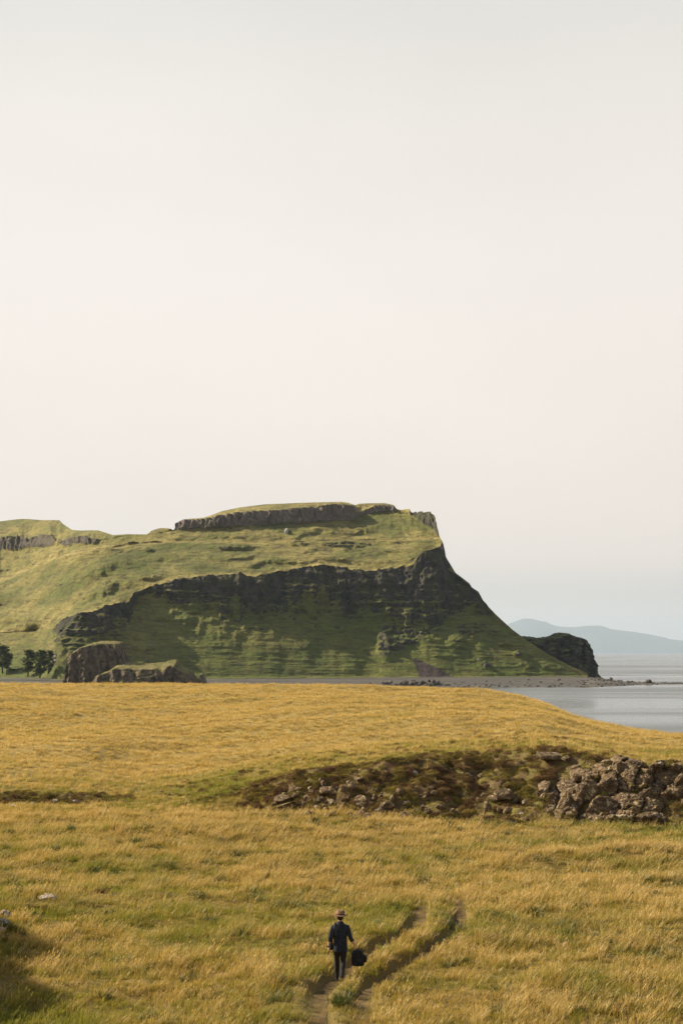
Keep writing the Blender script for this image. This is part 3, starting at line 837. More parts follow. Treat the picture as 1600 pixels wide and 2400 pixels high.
def mat_grass(name, straw, pale, green, rust, trans=0.35, greenness=0.0):
    t = NT(name)
    P, x, y, n1, n2, n3 = field_nodes(t)
    tip = t.attr('tip')
    rnd = t.n('ObjectInfo').outputs['Random']
    near = t.rng(y, 48, 88)                                   # the far field has ripened more than the hollow
    g = t.math('ADD', t.math('MULTIPLY', n1, .28), t.math('ADD', t.math('MULTIPLY', n2, .45), t.math('MULTIPLY', n3, .40)))
    g = t.math('SUBTRACT', t.math('ADD', g, greenness), t.math('MULTIPLY', near, .035))
    left = t.rng(x, 2.0, -9.0, 0, .055)
    g = t.math('ADD', g, t.math('MULTIPLY', left, t.rng(y, 60, 35)))
    fold = t.math('MULTIPLY', t.rng(y, 73, 78), t.rng(y, 100, 82))
    g = t.math('ADD', g, t.math('MULTIPLY', fold, .055))
    gf = t.rng(g, 0.535, 0.70, 0, .92)
    c = t.mix(t.rng(rnd, .1, .95, 0, 1, False), straw, pale)
    c = t.mix(t.rng(n2, .53, .70, 0, .75), c, rust)
    c = t.mix(gf, c, green)
    n4 = t.noise(t.mapped(P, (0.40, 1, .3), (21, 13, 0)), 0.50, 5, 0.72)
    c = t.mix(t.rng(n4, .53, .69, 0, .58), c, (0.150, 0.115, 0.030))
    low = t.mix(.58, c, (green[0] * .55, green[1] * .52, green[2] * .6))  # greener blade bases, darkened to paint in shade between tufts
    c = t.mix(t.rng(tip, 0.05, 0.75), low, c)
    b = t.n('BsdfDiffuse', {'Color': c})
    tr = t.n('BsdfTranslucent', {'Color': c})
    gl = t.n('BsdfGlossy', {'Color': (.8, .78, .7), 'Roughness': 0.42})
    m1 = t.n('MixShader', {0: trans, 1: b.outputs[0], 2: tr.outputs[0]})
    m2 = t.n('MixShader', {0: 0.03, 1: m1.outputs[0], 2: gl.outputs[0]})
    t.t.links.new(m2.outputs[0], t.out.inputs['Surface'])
    return t.m

def mat_field():
    t = NT("field_turf")
    P, x, y, n1, n2, n3 = field_nodes(t)
    fine = t.noise(t.mapped(P, (1, .6, 1)), 9.0, 4, 0.75)
    c = t.mix(t.rng(n2, .35, .68), (0.190, 0.125, 0.032), (0.140, 0.120, 0.023))
    c = t.mix(t.rng(y, 76, 96), c, (0.29, 0.205, 0.056))
    c = t.mix(t.rng(n3, .56, .74, 0, .75), c, (0.085, 0.055, 0.022))
    c = t.mix(t.rng(fine, .45, .8, 0, .6), c, (0.05, 0.038, 0.013))
    bank = t.attr('bank')
    nb = t.noise(P, 1.1, 6, 0.7)
    moss = t.mix(t.rng(nb, .38, .62), (0.120, 0.076, 0.044), (0.165, 0.135, 0.036))
    moss = t.mix(t.rng(t.noise(P, 2.6, 5, .7), .58, .7, 0, .8), moss, (0.23, 0.165, 0.115))
    c = t.mix(bank, c, moss)
    bank_shade = t.attr('bank_shade')
    c = t.mix(bank_shade, c, (0.030, 0.022, 0.014))  # painted shade on the near face of the left bank
    rut = t.attr('rut')
    c = t.mix(rut, c, (0.190, 0.128, 0.040))
    t.principled(c, 1.0, t.bump(t.math('ADD', fine, t.math('MULTIPLY', nb, bank)), 0.12, 1.0))
    return t.m
M_FIELD = mat_field()

def build_field():
    ys = np.concatenate([np.arange(-8, 26, 1.0), np.arange(26, 64, .16), np.arange(64, 82, .10), np.geomspace(82, 300, 260)])
    s = np.linspace(-1, 1, 640)
    Y = np.broadcast_to(ys[:, None], (len(ys), len(s)))
    W = 0.31 * np.maximum(ys, 0) + 11.0
    X = s[None, :] * W[:, None]
    Z = field_h(X, Y)
    me = mesh_np('field', np.stack([X, Y, Z], -1), grid_faces(*Z.shape))
    b, t, px = bank_mask(X, Y)
    attr(me, 'bank', b * sstep(560, 660, px) + .75 * b * sstep(300, 220, px))
    attr(me, 'bank_shade', b * sstep(300, 200, px) * sstep(.05, .3, t) * sstep(.95, .7, t) * sstep(-.2, .15, fbm(X / 2.5, Y, 3.9, 3)))  # dark band painting the shade on the left bank's near face
    k1, k2 = rut_depth(X, Y)
    attr(me, 'rut', np.clip(np.maximum(np.maximum(k1, k2) * .9, .55 * trodden(X, Y)), 0, 1))
    tag(obj('field', me, M_FIELD), 'rough moorland field of golden grass sloping to the sea', 'field', kind='structure')
build_field()

# trodden wheel ruts: two strips laid in the hollows
def mat_path():
    t = NT("trodden_rut")
    P = t.pos()
    n = t.noise(P, 3.0, 5, 0.7)
    f = t.noise(t.mapped(P, (1.5, .5, 1)), 22.0, 4, 0.75)
    c = t.mix(t.rng(n, .35, .68), (0.098, 0.064, 0.024), (0.175, 0.118, 0.040))
    c = t.mix(t.rng(f, .5, .8, 0, .7), c, (0.06, 0.042, 0.018))
    t.principled(c, 1.0, t.bump(f, 0.05, 1.0))
    return t.m
M_PATH = mat_path()
def build_rut(pts, label, half=.17):
    p = np.array(pts)
    seg = np.concatenate([[0], np.cumsum(np.hypot(*np.diff(p, axis=0).T))])
    u = np.arange(0, seg[-1], .12)
    x, y = np.interp(u, seg, p[:, 0]), np.interp(u, seg, p[:, 1])
    k = np.ones(15) / 15
    x = np.convolve(np.pad(x, 7, mode='edge'), k, 'valid'); y = np.convolve(np.pad(y, 7, mode='edge'), k, 'valid')
    tx, ty = np.gradient(x), np.gradient(y)
    l = np.hypot(tx, ty); nx, ny = ty / l, -tx / l
    V = []
    for s in np.linspace(-1, 1, 7):
        w = half * (1 + .25 * fbm(u / .7, s, 1.1, 2))
        X, Y = x + nx * s * w, y + ny * s * w
        V.append(np.stack([X, Y, field_h(X, Y) + 0.012], -1))
    V = np.array(V).transpose(1, 0, 2)
    me = mesh_np('path', V, grid_faces(V.shape[0], V.shape[1]))
    tag(obj('path', me, M_PATH), label, 'path', kind='structure')
build_rut(RUT1, 'trodden wheel rut under the walking person')
build_rut(RUT2, 'second wheel rut right of the walking person')

# ------------------------------------------------------------------ grass
def blades_mesh(name, n, hmin, hmax, width, spread, lean, droop, seed, heads=0):
    r = random.Random(seed)
    V, Fc, T = [], [], []
    for i in range(n):
        a = r.uniform(0, 2 * math.pi); rad = spread * math.sqrt(r.random())
        bx, by = rad * math.cos(a), rad * math.sin(a)
        h = r.uniform(hmin, hmax)
        out = r.uniform(.1, 1.0) * droop
        dx = math.cos(a) * out + lean * r.uniform(.5, 1.3); dy = math.sin(a) * out + r.gauss(0, .06)
        fa = r.uniform(0, math.pi); wx, wy = math.cos(fa) * width * .5, math.sin(fa) * width * .5
        k = len(V)
        for t, wf in ((0, .9), (.5, 1.0)):
            cx, cy, cz = bx + dx * h * t * t, by + dy * h * t * t, h * (t - .12 * t * t)
            V += [(cx - wx * wf, cy - wy * wf, cz), (cx + wx * wf, cy + wy * wf, cz)]; T += [t, t]
        V.append((bx + dx * h, by + dy * h, h * .86)); T.append(1.0)
        Fc += [(k, k + 1, k + 3), (k, k + 3, k + 2), (k + 2, k + 3, k + 4)]
        if i < heads:
            k = len(V); tx, ty, tz = bx + dx * h * .98, by + dy * h * .98, h * .86
            for (ox, oy, oz) in ((-.006, 0, .0), (.006, 0, .0), (.008, .004, .045), (-.002, .003, .055)):
                V.append((tx + ox + dx * oz, ty + oy, tz + oz)); T.append(1.0)
            Fc += [(k, k + 1, k + 2), (k, k + 2, k + 3)]
    me = mesh_np(name, np.array(V), np.array(Fc), False)
    attr(me, 'tip', T)
    return me

def scatter(name, label, cat, src_mesh, mat, pts, rotz, scale, tilt=None):
    src_mesh.materials.append(mat)
    src = bpy.data.objects.new(name + '_tuft', src_mesh)          # not linked: only read by the nodes
    me = bpy.data.meshes.new(name)
    me.vertices.add(len(pts))
    me.vertices.foreach_set('co', np.asarray(pts, np.float32).ravel())
    rot = np.zeros((len(pts), 3), np.float32); rot[:, 2] = rotz
    if tilt is not None: rot[:, :2] = tilt
    a = me.attributes.new('rot', 'FLOAT_VECTOR', 'POINT'); a.data.foreach_set('vector', rot.ravel())
    a = me.attributes.new('scl', 'FLOAT_VECTOR', 'POINT'); a.data.foreach_set('vector', np.asarray(scale, np.float32).ravel())
    o = obj(name, me)
    ng = bpy.data.node_groups.new(name, 'GeometryNodeTree')
    ng.interface.new_socket('Geometry', in_out='INPUT', socket_type='NodeSocketGeometry')
    ng.interface.new_socket('Geometry', in_out='OUTPUT', socket_type='NodeSocketGeometry')
    gi, go = ng.nodes.new('NodeGroupInput'), ng.nodes.new('NodeGroupOutput')
    oi = ng.nodes.new('GeometryNodeObjectInfo'); oi.inputs['Object'].default_value = src; oi.inputs['As Instance'].default_value = True
    iop = ng.nodes.new('GeometryNodeInstanceOnPoints')
    ra = ng.nodes.new('GeometryNodeInputNamedAttribute'); ra.data_type = 'FLOAT_VECTOR'; ra.inputs['Name'].default_value = 'rot'
    sa = ng.nodes.new('GeometryNodeInputNamedAttribute'); sa.data_type = 'FLOAT_VECTOR'; sa.inputs['Name'].default_value = 'scl'
    L = ng.links.new
    L(gi.outputs[0], iop.inputs['Points']); L(oi.outputs['Geometry'], iop.inputs['Instance'])
    L(ra.outputs['Attribute'], iop.inputs['Rotation']); L(sa.outputs['Attribute'], iop.inputs['Scale'])
    L(iop.outputs['Instances'], go.inputs[0])
    md = o.modifiers.new('scatter', 'NODES'); md.node_group = ng
    tag(o, label, cat, kind='stuff')
    return o

def field_points(density, d0, d1, seed, wid=0.285, pad=5.0):
    """uniform points over the part of the field in and around the frame"""
    r = np.random.default_rng(seed)
    area_w = lambda D: 2 * (wid * D + pad)
    n = int(density * (d1 - d0) * .5 * (area_w(d0) + area_w(d1)))
    D = r.uniform(0, 1, n * 2)
    D = d0 + (d1 - d0) * D
    keep = r.uniform(0, area_w(d1), n * 2) < area_w(D)
    D = D[keep][:n]
    x = r.uniform(-1, 1, len(D)) * (wid * D + pad)
    return x, D, r

M_STRAW = mat_grass('straw_grass', (0.445, 0.290, 0.062), (0.63, 0.455, 0.172), (0.240, 0.232, 0.028), (0.29, 0.165, 0.044), .45)
M_GREEN = mat_grass('green_grass', (0.285, 0.202, 0.036), (0.38, 0.28, 0.062), (0.200, 0.215, 0.022), (0.21, 0.13, 0.035), .45, .03)
M_RUSH = mat_grass('rushes', (0.090, 0.090, 0.022), (0.13, 0.115, 0.03), (0.060, 0.085, 0.016), (0.08, 0.05, 0.02), .25, .10)

def grass():
    # near: fine mixed sward
    sets = [('straw_grass', 'dry golden grass stems leaning over the near field', M_STRAW, blades_mesh('straw', 22, .16, .36, .0075, .11, .34, .45, 1, 6), 30, 27, 72, 1.0, 0),
            ('green_grass', 'short green grass growing between the dry stems', M_GREEN, blades_mesh('green', 26, .10, .22, .009, .12, .20, .6, 2), 20, 27, 88, 1.0, 1),
            ('straw_grass', 'ripe golden grass covering the far rise of the field', M_STRAW, blades_mesh('straw_far', 26, .13, .30, .011, .20, .36, .5, 3, 3), 13, 70, 232, 0.95, 2)]
    for name, label, mat, me, dens, d0, d1, sc, kind in sets:
        x, y, r = field_points(dens, d0, d1, 40 + kind)
        b, t, px = bank_mask(x, y)
        k1, k2 = rut_depth(x, y)
        tro = trodden(x, y)
        keep = r.uniform(0, 1, len(x)) > np.maximum(np.maximum(k1, k2) * 1.4, tro * (.92 if kind != 1 else .35))
        rocky = b * (sstep(560, 660, px) + sstep(300, 200, px) * .8)
        keep &= r.uniform(0, 1, len(x)) > rocky * (1.1 if kind != 1 else .55)
        if kind == 1: keep &= r.uniform(0, 1, len(x)) < 1 - .8 * sstep(73, 84, y)
        if kind == 2:
            keep &= y < f_Dc(px) + 24
            keep &= r.uniform(0, 1, len(x)) < np.clip(1.2 - .0035 * (y - 70), .45, 1)
        clump = fbm(x / 1.3, y / 1.0, 8.8, 3)
        patch = fbm(x / 5, y / 3.5, 3.1, 3)
        if kind == 0: keep &= r.uniform(-.75, .45, len(x)) < clump * .9 + .75 * patch
        if kind == 2: keep &= r.uniform(-1.2, .3, len(x)) < clump + .8 * fbm(x / 9, y / 4, 3.1, 3)
        x, y = x[keep], y[keep]
        n = len(x)
        z = field_h(x, y) - .01
        s = sc * r.uniform(.55, 1.2, n) * (1 + .45 * np.clip(fbm(x / 2.2, y / 1.6, 12.2, 3), -.9, 1))
        k1, k2 = rut_depth(x + .25, y)
        s = s * (1 + .18 * np.maximum(k1, k2))
        s = s * (1 - .48 * trodden(x, y))
        scl = np.stack([s, s, s * r.uniform(.8, 1.2, n)], -1)
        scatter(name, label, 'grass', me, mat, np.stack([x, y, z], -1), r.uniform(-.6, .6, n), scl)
    # rushes and dark tussocks
    x, y, r = field_points(.30, 28, 70, 71)
    b, t, px = bank_mask(x, y)
    cl = np.repeat(np.arange(len(x)), 5)
    cx, cy = x[cl] + r.normal(0, .17, len(cl)), y[cl] + r.normal(0, .13, len(cl))
    keep = (rut_depth(cx, cy)[0] < .2) & (bank_mask(cx, cy)[0] < .3)
    cx, cy = cx[keep], cy[keep]
    s = r.uniform(.7, 1.3, len(cx))
    scatter('rushes', 'dark green rush tussocks dotted over the near field', 'rushes', blades_mesh('rush', 34, .14, .30, .008, .10, .12, .7, 5), M_RUSH,
            np.stack([cx, cy, field_h(cx, cy) - .01], -1), r.uniform(-3, 3, len(cx)), np.stack([s, s, s], -1))
grass()

# ================================================================== ROCKS AND HEATHER OF THE BANK
M_ROCK = mat_rock('lichened_basalt', (0.066, 0.039, 0.020), (0.180, 0.119, 0.062), (0.40, 0.33, 0.205), 0.52, 1.0)
M_PALE = mat_rock('pale_lichened_stone', (0.20, 0.155, 0.125), (0.36, 0.30, 0.25), (0.52, 0.48, 0.42), 0.50, 1.4)
CRAG = [rock_mesh('crag', 200 + i, 4, 14, .085) for i in range(9)]
STONE = [rock_mesh('stone', 240 + i, 2, 8, .12) for i in range(8)]
for m_ in CRAG + STONE: m_.materials.append(M_ROCK)
PALE = [rock_mesh('pale_stone', 260 + i, 3, 8, .10) for i in range(4)]
for m_ in PALE: m_.materials.append(M_PALE)

def place_rock(name, me, cx, cy, w, h, parent=None, roll=0.0, seed=0, depth=.85, sink=.30, yaw=None):
    g = ground_at(cx, cy + sink * h)
    D = g.y
    c = at(cx, cy, D)
    r = random.Random(seed)
    o = obj(name, me)
    o.location = c
    o.scale = (w / F * D * .56, max(w, h) / F * D * .5 * depth, h / F * D * .58)
    o.rotation_euler = (r.uniform(-.2, .2), roll, r.uniform(-.35, .35) if yaw is None else yaw)
    if parent is not None:
        o.parent = parent
        o.matrix_parent_inverse = Matrix.Translation(-Vector(parent.location))
    return o

oc = ground_at(1400, 1931)
outcrop = empty('rock_outcrop', oc)
tag(outcrop, 'large brown lichen-spotted rock outcrop in the bank at the right', 'rock outcrop')
slabs = [(1463, 1824, 40, 70, -.45), (1448, 1844, 32, 46, -.35), (1421, 1846, 46, 52, -.3), (1384, 1860, 72, 70, -.35), (1336, 1858, 52, 36, .4), (1270, 1862, 28, 34, .3),
         (1291, 1876, 32, 56, .25), (1322, 1897, 42, 74, .1), (1346, 1882, 36, 30, 0), (1412, 1896, 84, 48, .08), (1470, 1884, 84, 44, .05), (1516, 1880, 54, 72, -.2),
         (1500, 1838, 46, 38, -.3), (1538, 1852, 34, 34, -.3), (1560, 1826, 48, 32, 0), (1394, 1915, 76, 22, .05), (1325, 1920, 30, 18, 0),
         (1440, 1931, 70, 14, 0), (1516, 1926, 62, 24, 0), (1462, 1910, 62, 26, .1), (1374, 1828, 60, 22, .35),
         (1404, 1818, 44, 18, .3), (1437, 1808, 36, 16, .2), (1476, 1801, 46, 14, .1), (1510, 1818, 26, 18, 0), (1530, 1806, 34, 12, 0), (1586, 1832, 34, 20, 0), (1550, 1876, 24, 20, 0), (1578, 1858, 40, 26, .1), (1600, 1845, 34, 24, 0), (1606, 1884, 26, 18, 0), (1575, 1808, 26, 12, 0)]
def crag_face():
    px = np.arange(1256, 1650, 1.3); t = np.linspace(-.12, 1.05, 110)
    PX = np.broadcast_to(px, (len(t), len(px))); T = np.broadcast_to(t[:, None], PX.shape)
    db, dt = f_Db(PX), f_Dt(PX)
    Y = db + T * (dt - db); X = (PX - 800) / F * Y; Z = base_h(X, Y)
    PY = HZ - Z / Y * F
    wx = PX + 7 * fbm(X / .5, Z / .5, 1.1, 3); wy = PY + 6 * fbm(X / .5, Z / .5, 7.1, 3)
    f1 = np.full(PX.shape, 9.0); f2 = f1.copy(); off = np.zeros(PX.shape); ti = np.zeros(PX.shape)
    for i, (cx, cy, w, h, roll) in enumerate(slabs):
        c, s_ = math.cos(roll), math.sin(roll)
        dx, dy = wx - cx, wy - cy
        d = np.sqrt(((dx * c + dy * s_) / (w * .5)) ** 2 + ((-dx * s_ + dy * c) / (h * .5)) ** 2)
        rv = random.Random(900 + i).random()
        near = d < f1
        f2 = np.where(near, f1, np.minimum(f2, d)); off = np.where(near, rv, off); ti = np.where(near, (dx * (rv - .5) - dy * .6) / max(w, h), ti); f1 = np.where(near, d, f1)
    cover = sstep(2.0, 1.25, f1)
    d = .14 + .55 * off + .16 * (1 - np.clip(f1, 0, 1.4) ** 2) + .10 * ti - .24 * sstep(.22, .0, f2 - f1) + .07 * ridged(X / .6, Z / .15, 2.2, 3) + .05 * fbm(X / .25, Z / .2, 3.3, 3) - .06 - .40 * np.exp(-((PY - 1872 - 9 * np.sin(PX / 40)) / 5.0) ** 2) * sstep(1340, 1400, PX) - .36 * np.exp(-((PY - 1907 + 6 * np.sin(PX / 31)) / 4.0) ** 2) * sstep(1340, 1370, PX)
    cover = cover * sstep(-.10, .04, T)
    d = d * cover - .45 * (1 - cover)
    V = np.stack([X + .10 * d, Y - .72 * d, Z + .55 * d], -1) - np.array(outcrop.location)
    obj('crag_face', mesh_np('crag_face', V, grid_faces(*PX.shape)), M_ROCK, outcrop)
    q = (cover > .6) & (f2 - f1 < .30) & (fbm(X / .9, Z / .9, 5.5, 2) > -.1)
    return (V + np.array(outcrop.location))[q]
CRAG_SEAMS = crag_face()
for i, (cx, cy, w, h, roll) in enumerate(slabs):
    place_rock('slab' if max(w, h) > 33 else 'rock', CRAG[i % 9], cx, cy, w * 1.0, h * 1.0, outcrop, roll, i, .5).location.y += .26

shelf = [(1290, 1775, 64, 28, .15, 'rounded brown boulder on the grass ledge above the outcrop'), (1326, 1778, 24, 20, 0, 'smaller boulder touching the rounded one on the ledge'),
         (1378, 1786, 16, 13, 0, 'small dark stone on the ledge between the boulder and the crag')]
for i, (cx, cy, w, h, roll, lab) in enumerate(shelf):
    tag(place_rock('boulder', CRAG[(i + 4) % 9], cx, cy, w, h, None, roll, 60 + i), lab, 'boulder')

rb = ground_at(860, 1906)
rubble = empty('rocky_bank', rb)
tag(rubble, 'broken bank of loose brown stones and heather left of the outcrop', 'rocky bank')
stones = [(848, 1885, 34, 32), (906, 1892, 34, 24), (878, 1870, 12, 13), (920, 1872, 15, 13), (825, 1843, 24, 17), (846, 1831, 26, 11), (770, 1857, 32, 22), (757, 1843, 13, 20),
          (752, 1878, 17, 15), (777, 1883, 22, 15), (808, 1889, 13, 11), (820, 1871, 14, 13), (660, 1875, 42, 14), (690, 1869, 22, 13), (675, 1890, 42, 12), (712, 1885, 26, 11),
          (648, 1886, 20, 10), (905, 1815, 18, 11), (951, 1886, 18, 11), (945, 1913, 22, 14), (970, 1906, 14, 13), (1015, 1862, 18, 12), (995, 1872, 16, 11), (935, 1858, 18, 14),
          (1180, 1867, 38, 30), (1155, 1874, 24, 15), (1141, 1894, 19, 28), (1206, 1880, 20, 14), (1190, 1900, 24, 14), (1230, 1885, 18, 14), (1120, 1876, 14, 10), (1345, 1802, 22, 10),
          (1420, 1788, 22, 10), (1366, 1767, 24, 7), (1230, 1922, 24, 10), (1060, 1905, 18, 12), (1030, 1890, 20, 10), (890, 1903, 24, 10), (735, 1893, 24, 10), (800, 1850, 14, 12), (700, 1852, 16, 9)]
for i, (cx, cy, w, h) in enumerate(stones):
    place_rock('rock', CRAG[(i * 2 + 1) % 9] if w > 30 else STONE[i % 8], cx, cy - 2, w * 1.2, h * 1.2, rubble, random.Random(i).uniform(-.3, .3), 300 + i, .85, .40)
rr = random.Random(55)
for i in range(135):
    cx = rr.triangular(625, 1260, 780)
    top, bot = float(f_Pt(cx)) + 18, HZ - GZ * F / float(f_Db(cx)) - 2
    cy = bot - (bot - top) * rr.random() ** 1.5
    w = rr.uniform(7, 20)
    place_rock('rock', STONE[i % 8], cx, cy, w, w * rr.uniform(.55, .95), rubble, rr.uniform(-.4, .4), 500 + i, .85, .32)
for i, (cx, cy, w, h) in enumerate([(971, 1815, 15, 17), (1324, 1832, 20, 8), (955, 1880, 15, 9), (975, 1918, 18, 9), (665, 1897, 10, 6), (1222, 1908, 12, 9)]):
    place_rock('pale_rock', PALE[i % 4], cx, cy, w, h, rubble, .1, 700 + i)
for i, (cx, cy, w, h, lab) in enumerate([(808, 1954, 12, 10, 'small white stone in the grass below the rocky bank'), (117, 2105, 44, 20, 'smooth pale boulder alone in the grass at the left'),
        (10, 2144, 34, 24, 'upper angular grey stone of the pile at the left edge'), (7, 2163, 34, 20, 'middle grey stone of the pile at the left edge'),
        (-2, 2180, 30, 18, 'lowest grey stone of the pile at the left edge'), (32, 1889, 16, 8, 'leftmost pale stone in the dark low bank'), (76, 1883, 18, 8, 'second pale stone from the left in the low bank'),
        (132, 1878, 14, 10, 'pale stone in the middle of the low bank'), (178, 1878, 14, 8, 'rightmost pale stone in the low bank')]):
    o = place_rock('stone' if w < 40 else 'boulder', PALE[i % 4], cx, cy, w, h, None, 0, 720 + i, .9, .35)
    tag(o, lab, 'boulder' if w > 40 else 'stone')

def mat_heather():
    t = NT("heather_and_moss")
    P = t.pos()
    n1 = t.noise(P, 0.55, 4, 0.6)
    n2 = t.noise(t.mapped(P, (1, 1, 1), (7, 7, 7)), 0.9, 4, 0.65)
    rnd = t.n('ObjectInfo').outputs['Random']
    c = t.mix(t.rng(n1, .40, .62), (0.175, 0.104, 0.052), (0.205, 0.172, 0.040))
    c = t.mix(t.rng(n2, .56, .68, 0, .8), c, (0.280, 0.225, 0.050))
    c = t.mix(t.rng(rnd, .84, .9, 0, .7), c, (0.12, 0.045, 0.05))
    c = t.mix(t.rng(t.attr('tip'), 0, 1, .0, .5), c, (0.12, 0.09, 0.035))
    b = t.n('BsdfDiffuse', {'Color': c}); tr = t.n('BsdfTranslucent', {'Color': c})
    t.t.links.new(t.n('MixShader', {0: .18, 1: b.outputs[0], 2: tr.outputs[0]}).outputs[0], t.out.inputs['Surface'])
    return t.m
M_HEATHER = mat_heather()
def bush_mesh(name, n, rad, h, leaf, seed):
    r = random.Random(seed); V, Fc, T = [], [], []
    for i in range(n):
        a = r.uniform(0, 2 * math.pi); u = math.sqrt(r.random()); e = math.sqrt(max(0, 1 - u * u))
        k0 = r.uniform(.6, 1.05)
        p = Vector((math.cos(a) * u * rad, math.sin(a) * u * rad, e * h)) * k0
        d = Vector((r.gauss(0, 1), r.gauss(0, 1), r.gauss(.6, 1))).normalized(); s = d.orthogonal().normalized()
        L = leaf * r.uniform(.6, 1.5); k = len(V)
        V += [p - s * leaf * .22, p + s * leaf * .22, p + d * L]; T += [.2, .2, 1]
        Fc.append((k, k + 1, k + 2))
    me = mesh_np(name, np.array(V), np.array(Fc), False); attr(me, 'tip', T)
    return me
def heather():
    r = np.random.default_rng(91)
    x = r.uniform(-22, 26, 62000); y = r.uniform(64, 92, 62000)
    b, t, px = bank_mask(x, y)
    m = b * np.maximum(sstep(560, 640, px), .9 * sstep(330, 230, px))
    cl = fbm(x / 1.6, y / 1.0, 14.4, 3)
    crag = ((px > 1290) & (px < 1545) & (t < .85)) * .86 + ((px >= 1545) & (t < .85)) * .15
    up = np.where((t > .9) & (t < 4.5), .16 * np.clip(1 - (t - 1) / 3.5, 0, 1), 0) * sstep(330, 480, px) * sstep(1560, 1400, px)
    keep = r.uniform(0, 1, len(x)) < np.maximum(m * (1 - crag) * np.clip(.62 + 1.2 * cl, .12, 1), up * np.clip(.4 + 1.6 * cl, 0, 1.4))
    x, y = x[keep], y[keep]; s = r.uniform(.5, 1.35, len(x))
    # patches out in the field
    spots = [(150, 1925, 1.5, .5), (40, 1940, 1.3, .5), (380, 1938, 1.8, .4), (670, 1946, .5, .25), (880, 1948, 1.4, .6), (40, 2125, .75, .45), (100, 2135, .4, .25), (165, 2142, .45, .25), (205, 2150, .25, .15),
             (230, 2092, .35, .2), (1195, 2016, 1.0, .35), (1480, 2024, 1.6, .4), (1590, 2010, 1.0, .4), (1560, 2240, .8, .4), (1520, 2385, 1.0, .5), (800, 2040, .3, .2), (620, 1875, 1.6, .8), (560, 1865, 1.5, .7), (700, 1850, 2.0, .9), (480, 1880, 1.8, .6), (350, 1872, 1.8, .6)]
    ex, ey = [], []
    for (px_, py_, rx, ry) in spots:
        g = ground_at(px_, py_); n = int(60 * rx * ry + 12)
        ex += list(g.x + r.normal(0, rx * .5, n)); ey += list(g.y + r.normal(0, ry * .9, n))
    x = np.concatenate([x, ex]); y = np.concatenate([y, ey]); s = np.concatenate([s, r.uniform(.5, .95, len(ex))])
    z = field_h(x, y) - .03
    pick = CRAG_SEAMS[r.integers(0, len(CRAG_SEAMS), 260)]
    x = np.concatenate([x, pick[:, 0]]); y = np.concatenate([y, pick[:, 1]]); z = np.concatenate([z, pick[:, 2] - .04]); s = np.concatenate([s, r.uniform(.3, .7, len(pick))])
    scatter('heather', 'dark heather and moss clumps over the bank and in the field', 'heather', bush_mesh('heather', 210, .22, .17, .055, 8), M_HEATHER,
            np.stack([x, y, z], -1), r.uniform(-3, 3, len(x)), np.stack([s, s, s * r.uniform(.6, 1.1, len(x))], -1))
heather()

# ================================================================== SHORE ROCKS, FAR BOULDERS
def joined_rocks(name, items, parent=None):
    V, Fc, k = [], [], 0
    for (me, loc, sc, rz) in items:
        co = np.empty(len(me.vertices) * 3, np.float32); me.vertices.foreach_get('co', co); co = co.reshape(-1, 3) * np.array(sc)
        c, s = math.cos(rz), math.sin(rz)
        co = np.stack([co[:, 0] * c - co[:, 1] * s, co[:, 0] * s + co[:, 1] * c, co[:, 2]], -1) + np.array(loc)
        f = np.array([p.vertices[:] for p in me.polygons]) + k
        V.append(co); Fc.append(f); k += len(co)
    return obj(name, mesh_np(name, np.concatenate(V), np.concatenate(Fc), True), M_SHORE, parent)
items = []
rr = random.Random(77)
for i in range(420):
    px = rr.uniform(1360, 1640) if i < 330 else rr.uniform(1060, 1380)
    w, b = float(L_W(px)), float(L_BT(px))
    D = w + (b - w) * (rr.random() if px > 1370 else rr.random() ** 2 * .5)
    s = rr.uniform(.25, .85) * (1.25 if px < 1480 else .8)
    items.append((SHORE[i % 6], (((px - 800) / F * D), D, float(beach_z(px, D)) + s * .2), (s * 1.3, s, s * .8), rr.uniform(0, 6)))
tag(joined_rocks('shore_rocks', items), 'scattered dark rocks along the low spit and shore', 'rocks', kind='stuff')
for i, (px, py, w, h, lab) in enumerate([(1430, 1591, 9, 8, 'black boulder on the spit just beyond the promontory'), (1519, 1596.5, 16, 11, 'largest boulder far out on the low rocky spit'),
                                    (1237, 1593, 6, 5, 'dark boulder on the shingle in the middle of the beach'), (1310, 1592, 7, 5, 'dark boulder on the shingle close to the promontory')]):
    D = 905.0 if px > 1400 else 950.0
    o = obj('boulder', SHORE[i]); o.location = at(px, py, D); o.scale = (w / F * D * .55, w / F * D * .5, h / F * D * .6)
    tag(o, lab, 'boulder')
ridge = empty('rock_ridge', at(960, 1606, 850))
tag(ridge, 'ragged black reef of rocks on the beach behind the grass crest', 'rock ridge')
for i in range(60):
    px = rr.triangular(850, 1052, 1000)
    prof = np.interp(px, [850, 860, 880, 905, 930, 960, 980, 1000, 1020, 1040, 1052], [3, 4, 3, 7, 9, 10, 11, 12, 12, 10, 3])
    py = 1606 - rr.random() * prof; D = rr.uniform(840, 862)
    s = rr.uniform(.6, 1.5)
    o = obj('rock', SHORE[i % 6]); o.location = at(px, py, D); o.scale = (s * 1.3, s, s * .9); o.rotation_euler = (0, 0, rr.uniform(0, 6))
    o.parent = ridge; o.matrix_parent_inverse = Matrix.Translation(-Vector(ridge.location))
base_items = []
for i in range(40):
    px = 850 + 202 * (i + .5) / 40
    prof = float(np.interp(px, [850, 860, 880, 905, 930, 960, 980, 1000, 1020, 1040, 1052], [2, 3, 2, 5, 7, 8, 9, 10, 10, 8, 3]))
    c = at(px, 1609, 852)
    base_items.append((SHORE[i % 6], (c.x - ridge.location.x, c.y - ridge.location.y, c.z - ridge.location.z), (2.2, 4.0, prof / F * 852 * 1.1), i * 1.7))
joined_rocks('ridge_core', base_items, ridge)
